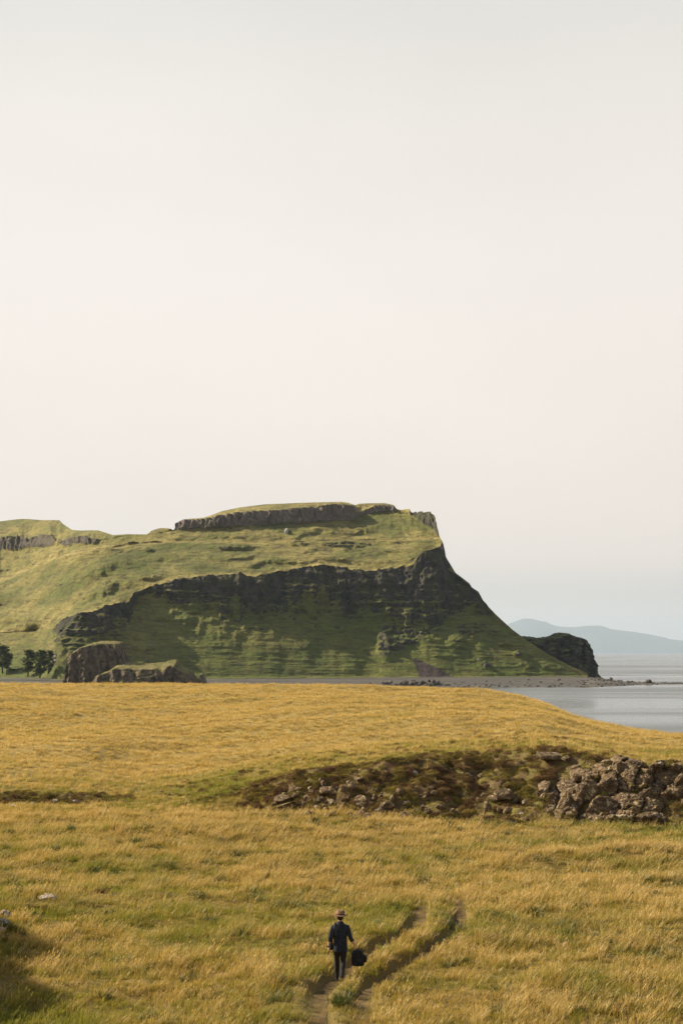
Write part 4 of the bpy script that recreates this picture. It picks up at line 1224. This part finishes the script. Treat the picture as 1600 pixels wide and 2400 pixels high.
for i, (px, py, s, lab, me) in enumerate([(302, 1516, .55, 'tiny white boulder on the slope above the long stack', WHITE[0]), (343, 1545, .6, 'pale boulder low on the slope right of the stacks', WHITE[1]),
        (675, 1246, 2.0, 'pale split rock standing below the summit cliff', WHITE[0]), (1119, 1546, 1.0, 'pale boulder higher on the seaward slope', WHITE[1]),
        (1137, 1560, 2.4, 'dark craggy boulder low on the seaward slope', SHORE[2]), (1213, 1532, 2.2, 'dark boulder embedded in the slope near the promontory', SHORE[3])]):
    p = on_headland(px, py)
    o = obj('boulder', me); o.location = p; o.scale = (s, s * .9, s * (1.5 if i == 2 else .8)); tag(o, lab, 'boulder')

# ================================================================== PINES, MARKER
M_BARK = plain('pine_bark', (0.10, 0.075, 0.055), .95, .3, .8)
def mat_needles():
    t = NT('pine_needles'); P = t.pos()
    c = t.mix(t.rng(t.noise(P, .5, 4, .6), .35, .65), (0.040, 0.055, 0.020), (0.085, 0.100, 0.032))
    b = t.n('BsdfDiffuse', {'Color': c}); tr = t.n('BsdfTranslucent', {'Color': c})
    t.t.links.new(t.n('MixShader', {0: .2, 1: b.outputs[0], 2: tr.outputs[0]}).outputs[0], t.out.inputs['Surface'])
    return t.m
M_NEEDLE = mat_needles()
def tube(pts, rad, seg=8):
    """closed tube along pts; rad = radius or (ru, rv) per point"""
    V, Fc = [], []
    n = len(pts); P = [Vector(p) for p in pts]
    u = None
    for i in range(n):
        tdir = (P[min(i + 1, n - 1)] - P[max(i - 1, 0)]).normalized()
        if u is None:
            u = Vector((1, 0, 0)) if abs(tdir.x) < .8 else Vector((0, 1, 0))
        u = (u - tdir * u.dot(tdir)).normalized(); v = tdir.cross(u)
        ru, rv = rad[i] if isinstance(rad[i], tuple) else (rad[i], rad[i])
        for k in range(seg):
            a = 2 * math.pi * k / seg
            V.append(P[i] + u * (math.cos(a) * ru) + v * (math.sin(a) * rv))
    for i in range(n - 1):
        for k in range(seg):
            k2 = (k + 1) % seg
            Fc.append((i * seg + k, i * seg + k2, (i + 1) * seg + k2, (i + 1) * seg + k))
    Fc.append(tuple(reversed(range(seg)))); Fc.append(tuple((n - 1) * seg + k for k in range(seg)))
    return V, Fc
def join(parts):
    V, Fc = [], []
    for v, f in parts:
        k = len(V); V += list(v); Fc += [tuple(i + k for i in q) for q in f]
    return V, Fc
def pine(base, h, wid, seed, lab, bare=.18, lean=.06):
    r = random.Random(seed)
    t = empty('pine_tree', base)
    tag(t, lab, 'tree', 'pines at the foot of the hill')
    parts = [tube([(lean * h * k * k, 0, h * k - (.6 if k == 0 else 0)) for k in (0, .25, .5, .75, .97)], [.032 * h, .026 * h, .019 * h, .011 * h, .003 * h], 8)]
    V, Fc = [], []
    nb = 70
    for i in range(nb):
        k = bare + (1 - bare) * (i + r.random()) / nb
        shape = math.sin(math.pi * min(1, (1 - k) * 1.15 + .08)) ** .7 if k > .45 else .75 + .3 * (k - bare)
        L = wid * shape * r.uniform(.55, 1.15)
        a = r.uniform(0, 2 * math.pi)
        o = Vector((lean * h * k * k, 0, h * k))
        d = Vector((math.cos(a) + .25, math.sin(a), r.uniform(-.1, .35))).normalized()
        e = o + d * L
        if i % 2 == 0: parts.append(tube([o, o + d * L * .55, e], [.006 * h, .004 * h, .001 * h], 5))
        for q in range(21):
            s = r.uniform(.25, 1.08)
            c = o + d * L * s + Vector((r.gauss(0, .10), r.gauss(0, .10), r.gauss(0, .07))) * wid
            ld = Vector((d.x + r.gauss(0, .6), d.y + r.gauss(0, .6), r.gauss(.15, .45))).normalized(); sd = ld.cross(Vector((r.gauss(0, .4), r.gauss(0, .4), 1))).normalized()
            ll = wid * r.uniform(.18, .34); lw = ll * .34; n0 = len(V)
            V += [c - ld * ll * .4, c + sd * lw, c + ld * ll * .6, c - sd * lw]; Fc.append((n0, n0 + 1, n0 + 2, n0 + 3))
    obj('trunk', mesh_pd('trunk', *join(parts)), M_BARK, t)
    obj('crown', mesh_pd('crown', V, Fc, False), M_NEEDLE, t)
    return t
mpp = 970 / F
for (px, py, hpx, wpx, sd, lab, bare) in [(7, 1578, 62, 23, 1, 'pine cut by the left picture edge', .25), (15, 1582, 48, 12, 2, 'pine with pale trunk beside the one at the edge', .3),
        (66, 1586, 61, 20, 3, 'left pine of the clump of three', .2), (94, 1591, 65, 21, 4, 'middle and nearest pine of the clump of three', .2), (114, 1580, 54, 15, 5, 'right slender pine of the clump of three', .15)]:
    b = on_headland(px, py); k = b.y / F
    pine(b, hpx * k, wpx * k, sd, lab, bare)
M_BOARD = plain('white_board', (0.85, 0.85, 0.83), .6, .05, 3)
M_POST = plain('weathered_post', (0.42, 0.40, 0.36), .9, .2, 3)
b = on_headland(127, 1566)
mk = empty('marker_post', b); k = b.y / F
tag(mk, 'thin post with two white boards right of the pine clump', 'marker post')
obj('post', mesh_pd('post', *tube([(0, 0, -.5), (0, 0, 30 * k)], [.10, .08], 8)), M_POST, mk)
def box(cx, cy, cz, sx, sy, sz):
    V = [(cx + sx * a / 2, cy + sy * b_ / 2, cz + sz * c / 2) for a in (-1, 1) for b_ in (-1, 1) for c in (-1, 1)]
    return V, [(0, 1, 3, 2), (4, 6, 7, 5), (0, 4, 5, 1), (2, 3, 7, 6), (0, 2, 6, 4), (1, 5, 7, 3)]
for zz in (28 * k, 18.5 * k):
    V, Fc = tube([(.35, -.16, zz - .62), (.35, -.16, zz - .55), (.35, -.16, zz + .5), (.35, -.16, zz + .62)], [(.35, .05), (.62, .08), (.62, .08), (.35, .05)], 12)
    obj('marker_board', mesh_pd('marker_board', V, Fc), M_BOARD, mk)
b = on_headland(30, 1573); k = b.y / F
sh = empty('shrub', b); tag(sh, 'low dark shrub between the edge pines and the clump', 'shrub')
parts = [tube([(dx, 0, -.2), (dx * 1.3, .1, 1.0)], [.08, .03], 5) for dx in (-2.4, -.8, .9, 2.2)]
obj('stems', mesh_pd('stems', *join(parts)), M_BARK, sh)
bmh = bush_mesh('foliage', 900, 3.8, 1.4, .55, 6); obj('foliage', bmh, M_NEEDLE, sh)

# ================================================================== THE WALKER
def remeshed(name, parts, voxel=.010, smooth=4, mat=None):
    V, Fc = join(parts)
    me = mesh_pd(name + '_raw', V, Fc)
    bm = bmesh.new(); bm.from_mesh(me); bmesh.ops.recalc_face_normals(bm, faces=bm.faces); bm.to_mesh(me); bm.free()
    tmp = bpy.data.objects.new(name + '_raw', me); COL.objects.link(tmp)
    m = tmp.modifiers.new('r', 'REMESH'); m.mode = 'VOXEL'; m.voxel_size = voxel; m.use_smooth_shade = True
    if smooth:
        s = tmp.modifiers.new('s', 'SMOOTH'); s.iterations = smooth; s.factor = .5
    dg = bpy.context.evaluated_depsgraph_get(); dg.update()
    out = bpy.data.meshes.new_from_object(tmp.evaluated_get(dg))
    out.name = name
    bpy.data.objects.remove(tmp); bpy.data.meshes.remove(me)
    out.materials.clear()
    if mat: out.materials.append(mat)
    for p in out.polygons: p.use_smooth = True
    return out
def rings(secs, seg=20):
    """closed loft of horizontal super-ellipses (cx, cy, z, rx, ry)"""
    V, Fc = [], []
    for (cx, cy, z, rx, ry) in secs:
        for k in range(seg):
            a = 2 * math.pi * k / seg; c, s = math.cos(a), math.sin(a)
            V.append(Vector((cx + rx * math.copysign(abs(c) ** .85, c), cy + ry * math.copysign(abs(s) ** .85, s), z)))
    n = len(secs)
    for i in range(n - 1):
        for k in range(seg):
            k2 = (k + 1) % seg
            Fc.append((i * seg + k, i * seg + k2, (i + 1) * seg + k2, (i + 1) * seg + k))
    Fc.append(tuple(reversed(range(seg)))); Fc.append(tuple((n - 1) * seg + k for k in range(seg)))
    return V, Fc

M_SKIN = plain('skin', (0.46, 0.25, 0.17), .55, .08, 14)
M_HAIR = plain('dark_hair', (0.022, 0.016, 0.012), .6, .4, 60)
def mat_cloth(name, a, b, scale=9.0):
    t = NT(name); O = t.n('TexCoord').outputs['Object']
    fold = t.noise(t.mapped(O, (1.6, 1.6, .45)), scale, 4, .6, .5)
    weave = t.noise(O, 260, 2, .6)
    c = t.mix(t.rng(fold, .3, .7), a, b)
    t.principled(c, .85, t.bump(t.math('ADD', t.math('MULTIPLY', fold, 1.0), t.math('MULTIPLY', weave, .03)), .035, 1.0), **{'Sheen Weight': .08})
    return t.m
M_SHIRT = mat_cloth('navy_shirt', (0.009, 0.011, 0.018), (0.020, 0.024, 0.037))
M_TROUSER = mat_cloth('black_trousers', (0.012, 0.010, 0.009), (0.030, 0.024, 0.019), 12)
M_SHOE = plain('black_leather', (0.012, 0.011, 0.010), .5, .3, 40)
M_SOLE = plain('dark_rubber', (0.02, 0.02, 0.02), .8, .3, 40)
M_HAT = plain('brown_felt', (0.185, 0.105, 0.055), .85, .25, 22)
M_BAND = plain('dark_band', (0.03, 0.018, 0.013), .7, .2, 40)
M_BAG = mat_cloth('black_nylon', (0.006, 0.006, 0.007), (0.013, 0.013, 0.014), 10)
M_STRAP = plain('black_webbing', (0.010, 0.010, 0.011), .7, .3, 60)
M_METAL = plain('grey_buckle', (0.35, 0.35, 0.36), .4, .1, 40)

def build_person():
    D = 35.75
    x0 = (797 - 800) / F * D
    gz = min(float(field_h(np.array([x0 - .08]), np.array([D + .3]))[0]), float(field_h(np.array([x0 + .03]), np.array([D - .2]))[0]))
    gz = float(field_h(np.array([x0]), np.array([D]))[0])
    root = empty('person', (x0, D, gz))
    tag(root, 'person in dark shirt and brown brimmed hat walking away along the rut', 'person')
    # joints: x right, y forward (away from the camera), z up
    hipL, kneeL, ankL = (-.085, .0, .93), (-.085, .16, .52), (-.078, .28, .105)
    hipR, kneeR, ankR = (.085, .0, .93), (.070, -.01, .50), (.030, -.27, .190)
    shL, elL, wrL = (-.185, .01, 1.405), (-.250, -.03, 1.145), (-.292, .03, .90)
    shR, elR, wrR = (.185, .01, 1.405), (.258, -.07, 1.150), (.375, -.03, .945)
    body = []
    body.append(rings([(0, 0, .86, .12, .09), (0, 0, .95, .155, .105), (0, .01, 1.10, .135, .095), (0, .02, 1.30, .16, .105), (0, .01, 1.43, .17, .095), (0, .01, 1.50, .085, .07), (0, .02, 1.56, .055, .058), (0, .03, 1.62, .055, .06)]))
    # head: skull, jaw, nose, ears
    body.append(rings([(0, .055, 1.545, .035, .04), (0, .055, 1.570, .055, .070), (0, .045, 1.620, .068, .088), (0, .035, 1.670, .075, .096), (0, .03, 1.720, .074, .095), (0, .03, 1.760, .058, .075), (0, .03, 1.778, .025, .035)], 18))
    body.append(tube([(0, .125, 1.655), (0, .152, 1.622), (0, .128, 1.612)], [.010, .016, .012], 8))
    body.append(tube([(-.022, .118, 1.588), (0, .130, 1.589), (.022, .118, 1.588)], [.008, .010, .008], 8))
    for s in (-1, 1):
        body.append(tube([(s * .076, .03, 1.605), (s * .086, .018, 1.635), (s * .080, .018, 1.665)], [(.008, .014), (.009, .020), (.007, .014)], 8))
        body.append(tube([(s * .030, .118, 1.660), (s * .030, .124, 1.660)], [.014, .012], 8))
    for hip, kn, an in ((hipL, kneeL, ankL), (hipR, kneeR, ankR)):
        h, k, a = Vector(hip), Vector(kn), Vector(an)
        body.append(tube([h, h.lerp(k, .4), k, k.lerp(a, .35), a], [.080, .070, .052, .052, .036], 12))
    # feet inside the shoes
    body.append(tube([(-.078, .25, .075), (-.082, .36, .055), (-.086, .46, .040)], [.036, .036, .028], 10))
    body.append(tube([(.030, -.28, .16), (.031, -.20, .085), (.032, -.12, .045)], [.036, .036, .028], 10))
    for sh, el, wr in ((shL, elL, wrL), (shR, elR, wrR)):
        s, e, w = Vector(sh), Vector(el), Vector(wr)
        body.append(tube([s, s.lerp(e, .5), e, e.lerp(w, .35), w], [.052, .045, .038, .039, .026], 12))
    def hand(w, d, palm_n, side, curl):
        """palm, four fingers and a thumb; d = pointing direction, palm_n = palm normal"""
        w, d, pn = Vector(w), Vector(d).normalized(), Vector(palm_n).normalized()
        ac = d.cross(pn).normalized() * side            # towards the thumb
        body.append(tube([w - d * .02, w + d * .03, w + d * .085], [(.026, .020), (.036, .017), (.040, .014)], 12) if False else
                    loft_palm(w, d, pn, ac))
        for i, (o, L) in enumerate(((.030, .072), (.010, .080), (-.010, .074), (-.029, .058))):
            b = w + d * .082 + ac * o
            c = curl * (1 + .08 * i)
            p = [b - d * .012, b]
            ang = .15 + c * .35
            for f in (.42, .33, .25):
                dd = (d * math.cos(ang) + pn * math.sin(ang)).normalized()
                p.append(p[-1] + dd * L * f); ang += c * .75
            body.append(tube(p, [.010, .0098, .0090, .0085, .0068], 8))
        b = w + d * .028 + ac * .028
        p = [b, b + ac * .022 + d * .020 + pn * .012, b + ac * .026 + d * .048 + pn * (.018 + .02 * curl), b + ac * .020 + d * .070 + pn * (.022 + .03 * curl)]
        body.append(tube(p, [.014, .0125, .0105, .008], 8))
    def loft_palm(w, d, pn, ac):
        V, Fc = [], []; seg = 12
        secs = [(-.02, .024, .020), (.01, .028, .018), (.045, .039, .016), (.085, .041, .012)]
        for (t, a, b) in secs:
            for k in range(seg):
                an = 2 * math.pi * k / seg
                V.append(w + d * t + ac * math.cos(an) * a + pn * math.sin(an) * b)
        for i in range(len(secs) - 1):
            for k in range(seg):
                k2 = (k + 1) % seg
                Fc.append((i * seg + k, i * seg + k2, (i + 1) * seg + k2, (i + 1) * seg + k))
        Fc.append(tuple(range(seg))); Fc.append(tuple((len(secs) - 1) * seg + k for k in range(seg)))
        return V, Fc
    hand(wrL, (-.01, .05, -1), (1, 0, 0), 1, .35)
    hand(wrR, (.42, .02, -.9), (-.9, 0, -.42), -1, 1.15)
    obj('body', remeshed('body', body, .0065, 3, M_SKIN), None, root)
    HEAD_DROP = .03
    # hair: a short fringe below the hat at the nape and over the ears
    hair = [rings([(0, .005, 1.575, .050, .050), (0, .010, 1.62, .066, .078), (0, .014, 1.67, .078, .092), (0, .022, 1.72, .079, .094), (0, .025, 1.76, .060, .075)], 18)]
    obj('hair', remeshed('hair', hair, .009, 2, M_HAIR), None, root)
    # shirt: torso hanging over the hips, sleeves rolled below the elbow
    sh = [rings([(0, -.005, .795, .175, .128), (0, -.005, .84, .182, .132), (0, 0, .95, .178, .128), (.0, .005, 1.10, .168, .118), (0, .01, 1.25, .182, .124), (0, .005, 1.35, .196, .122),
                 (0, .0, 1.42, .186, .110), (0, .0, 1.462, .150, .094), (0, .0, 1.50, .105, .080), (0, .01, 1.54, .070, .068)], 28)]
    for s, e, w, tt in ((shL, elL, wrL, .38), (shR, elR, wrR, .42)):
        s, e, w = Vector(s), Vector(e), Vector(w)
        c = e.lerp(w, tt); c0 = e.lerp(w, tt - .14)
        i = s + (Vector((0, .01, 1.43)) - s) * .45
        sh.append(tube([i, s, s.lerp(e, .35), s.lerp(e, .75), e, c0, c0.lerp(c, .1), c], [.070, .062, .062, .058, .055, .051, .058, .057], 14))
    shirt = obj('shirt', remeshed('shirt', sh, .010, 4, M_SHIRT), None, root)
    # collar band standing at the neck
    V, Fc = tube([(.062 * math.cos(a), .012 + .064 * math.sin(a), 1.545 + .012 * math.sin(a)) for a in np.linspace(-math.pi * .85, -math.pi * .15, 15)] , [(.010, .026)] * 15, 8)
    obj('collar', mesh_pd('collar', V, Fc), M_SHIRT, shirt)
    # trousers
    tr = [rings([(0, 0, .78, .145, .108), (0, -.005, .86, .165, .122), (0, 0, .95, .160, .115), (0, 0, 1.02, .150, .108)], 24)]
    for hip, kn, an in ((hipL, kneeL, ankL), (hipR, kneeR, ankR)):
        h, k, a = Vector(hip), Vector(kn), Vector(an)
        tr.append(tube([h + Vector((0, 0, .02)), h.lerp(k, .25), h.lerp(k, .6), k, k.lerp(a, .3), k.lerp(a, .7), a + (k - a) * .03], [.100, .096, .082, .072, .068, .060, .062], 14))
    obj('trousers', remeshed('trousers', tr, .010, 4, M_TROUSER), None, root)
    # shoes
    def shoe(heel, toe, up):
        heel, toe, up = Vector(heel), Vector(toe), Vector(up).normalized()
        d = (toe - heel).normalized(); up = (up - d * up.dot(d)).normalized(); sd = d.cross(up)
        L = (toe - heel).length
        def loft(secs, seg=14):
            V, Fc = [], []
            for (t, w, h0, h1) in secs:
                for k in range(seg):
                    a = 2 * math.pi * k / seg
                    V.append(heel + d * L * t + sd * math.cos(a) * w + up * ((h0 + h1) / 2 + math.sin(a) * (h1 - h0) / 2))
            for i in range(len(secs) - 1):
                for k in range(seg):
                    k2 = (k + 1) % seg
                    Fc.append((i * seg + k, i * seg + k2, (i + 1) * seg + k2, (i + 1) * seg + k))
            Fc.append(tuple(range(seg))); Fc.append(tuple((len(secs) - 1) * seg + k for k in range(seg)))
            return V, Fc
        o = obj('shoe', remeshed('shoe', [loft([(-.04, .030, .02, .12), (.02, .040, .015, .145), (.22, .043, .015, .145), (.34, .043, .015, .115), (.55, .047, .015, .085), (.80, .050, .015, .070), (.96, .036, .015, .055), (1.02, .018, .02, .045)])], .008, 3, M_SHOE), None, root)
        so = mesh_pd('sole', *loft([(-.05, .026, -.012, .016), (.02, .042, -.012, .018), (.3, .040, -.008, .018), (.6, .049, -.010, .018), (.85, .051, -.010, .018), (1.0, .034, -.008, .016), (1.04, .014, -.004, .014)]))
        obj('sole', so, M_SOLE, o)
    shoe((-.078, .215, .035), (-.090, .49, .022), (0, 0, 1))
    shoe((.030, -.335, .150), (.033, -.115, .015), (0, .65, .8))
    # hat
    secs = []
    hv, hf, seg = [], [], 40
    def brim_z(a, r):                       # brim curls up at the sides, dips front and back
        return .018 * abs(math.cos(a)) ** 2 * (r - .09) / .06 - .010 * abs(math.sin(a)) * (r - .09) / .06
    prof = [(.155, -.004), (.158, .000), (.153, .005), (.120, .006), (.098, .010), (.094, .035), (.090, .070), (.082, .100), (.062, .116), (.030, .112), (.004, .104)]
    under = [(.100, .000), (.125, -.001), (.150, -.003)]
    rows = under + prof
    for (r_, z_) in rows:
        for k in range(seg):
            a = 2 * math.pi * k / seg
            rr_ = r_ * (1 if r_ > .095 else (1 - .10 * max(0, math.sin(a)) * (z_ > .06)))
            zz_ = z_ + (brim_z(a, r_) if r_ > .095 else 0) + (.012 * abs(math.sin(a)) if z_ > .10 else 0) - (.018 if z_ > .108 and abs(math.cos(a)) < .4 else 0)
            hv.append((rr_ * .92 * math.cos(a), rr_ * 1.08 * math.sin(a), zz_))
    for i in range(len(rows) - 1):
        for k in range(seg):
            k2 = (k + 1) % seg
            hf.append((i * seg + k, i * seg + k2, (i + 1) * seg + k2, (i + 1) * seg + k))
    hf.append(tuple((len(rows) - 1) * seg + k for k in range(seg)))
    hat = obj('hat', mesh_pd('hat', hv, hf), M_HAT, root)
    hat.location = (0, .025, 1.700); hat.scale = (1.36, 1.28, 1.05); hat.rotation_euler = (R(-4), R(3), 0)
    bv, bf = [], []
    for z_, r_ in ((.010, .0995), (.034, .0965)):
        for k in range(seg):
            a = 2 * math.pi * k / seg
            bv.append((r_ * .92 * math.cos(a), r_ * 1.08 * math.sin(a), z_))
    for k in range(seg):
        k2 = (k + 1) % seg; bf.append((k, k2, seg + k2, seg + k))
    obj('hat_band', mesh_pd('hat_band', bv, bf), M_BAND, hat)
    # watch on the left wrist
    w, e = Vector(wrL), Vector(elL)
    d = (e - w).normalized(); c = w + d * .02; u = d.orthogonal().normalized(); v = d.cross(u)
    V, Fc = tube([c - d * .014, c - d * .010, c + d * .010, c + d * .014], [.028, .0315, .0315, .028], 16)
    wt_ = obj('watch', mesh_pd('watch', V, Fc), M_STRAP, root)
    V, Fc = tube([c + Vector((-.028, -.006, 0)), c + Vector((-.040, -.008, 0))], [.019, .017], 14)
    obj('watch_face', mesh_pd('watch_face', V, Fc), M_BAND, wt_)
    # ---- shoulder bag under the left arm, strap over the left shoulder
    sb = empty('shoulder_bag', (x0, D, gz))
    tag(sb, 'small black shoulder bag at the left hip of the walking person', 'bag')
    V, Fc = rings([(-.225, .05, .83, .040, .085), (-.230, .05, .85, .052, .105), (-.230, .05, .95, .054, .108), (-.222, .05, 1.00, .042, .095)], 16)
    obj('pouch', remeshed('pouch', [(V, Fc)], .010, 2, M_BAG), None, sb)
    st = [(-.205, -.02, .98), (-.205, -.085, 1.12), (-.175, -.125, 1.28), (-.135, -.118, 1.40), (-.120, -.075, 1.488), (-.120, .0, 1.517), (-.125, .07, 1.495), (-.15, .125, 1.38), (-.19, .13, 1.2), (-.215, .10, 1.0)]
    obj('strap', mesh_pd('strap', *tube(st, [(.022, .006)] * len(st), 8)), M_STRAP, sb)
    # ---- backpack hanging from the right hand
    bp = empty('backpack', (x0, D, gz))
    tag(bp, 'black backpack hanging from the right hand of the walking person', 'backpack')
    hx, hy, hz = wrR[0] + .050, wrR[1], wrR[2] - .115
    bx, by = hx + .022, hy - .01
    bp.location.z += .03
    V, Fc = rings([(bx, by, .405, .090, .060), (bx, by, .425, .150, .095), (bx, by, .52, .172, .115), (bx - .005, by, .64, .168, .112), (bx - .015, by, .74, .145, .098), (bx - .02, by, .80, .105, .075), (bx - .02, by, .825, .05, .04)], 24)
    o = obj('pack_body', remeshed('pack_body', [(V, Fc)], .012, 3, M_BAG), None, bp)
    V, Fc = rings([(bx + .02, by - .105, .44, .075, .030), (bx + .02, by - .110, .46, .100, .045), (bx + .02, by - .112, .56, .100, .045), (bx + .02, by - .105, .60, .075, .025)], 16)
    obj('front_pocket', remeshed('front_pocket', [(V, Fc)], .010, 2, M_BAG), None, bp)
    V, Fc = rings([(bx + .165, by, .50, .030, .060), (bx + .185, by, .53, .042, .075), (bx + .185, by, .64, .040, .072), (bx + .165, by, .68, .022, .050)], 16)
    obj('side_pocket', remeshed('side_pocket', [(V, Fc)], .010, 2, M_BAG), None, bp)
    hd = [(bx - .075, by, .795), (bx - .068, by, .84), (hx - .012, hy, hz + .010), (hx + .020, hy, hz + .004), (bx + .03, by, .845), (bx + .045, by, .79)]
    obj('handle', mesh_pd('handle', *tube(hd, [(.010, .007)] * len(hd), 8)), M_STRAP, bp)
    for k, dx in enumerate((-.10, .07)):
        st = [(bx + dx, by + .07, .78), (bx + dx * 1.25, by + .155, .72), (bx + dx * 1.35, by + .17, .58), (bx + dx * 1.2, by + .12, .46)]
        obj('shoulder_strap', mesh_pd('shoulder_strap', *tube(st, [(.028, .010)] * 4, 8)), M_STRAP, bp)
    lo = [(bx + .06, by + .02, .80), (bx + .10, by - .03, .855), (bx + .13, by - .04, .80), (bx + .12, by - .03, .72)]
    obj('loose_strap', mesh_pd('loose_strap', *tube(lo, [(.016, .006)] * 4, 8)), M_STRAP, bp)
    V, Fc = tube([(bx - .03, by - .118, .455), (bx - .03, by - .128, .455)], [.014, .012], 10)
    obj('badge', mesh_pd('badge', V, Fc), M_METAL, bp)
build_person()

# ================================================================== HAZE
def haze():
    m = bpy.data.materials.new('sea_haze'); m.use_nodes = True; t = m.node_tree; t.nodes.clear()
    out = t.nodes.new('ShaderNodeOutputMaterial'); v = t.nodes.new('ShaderNodeVolumePrincipled')
    v.inputs['Color'].default_value = (0.64, 0.78, 0.94, 1)
    v.inputs['Density'].default_value = 2.7e-5
    v.inputs['Anisotropy'].default_value = 0.2
    t.links.new(v.outputs[0], out.inputs['Volume'])
    V, Fc = box(0, 29700, 0, 42000, 60600, 1)
    V = [(a, b, (-26.0 if c < 0 else 1180.0)) for a, b, c in V]
    o = obj('haze', mesh_pd('haze', V, Fc, False), m)
    tag(o, 'pale sea haze lying over the whole bay', 'haze', kind='stuff')
haze()
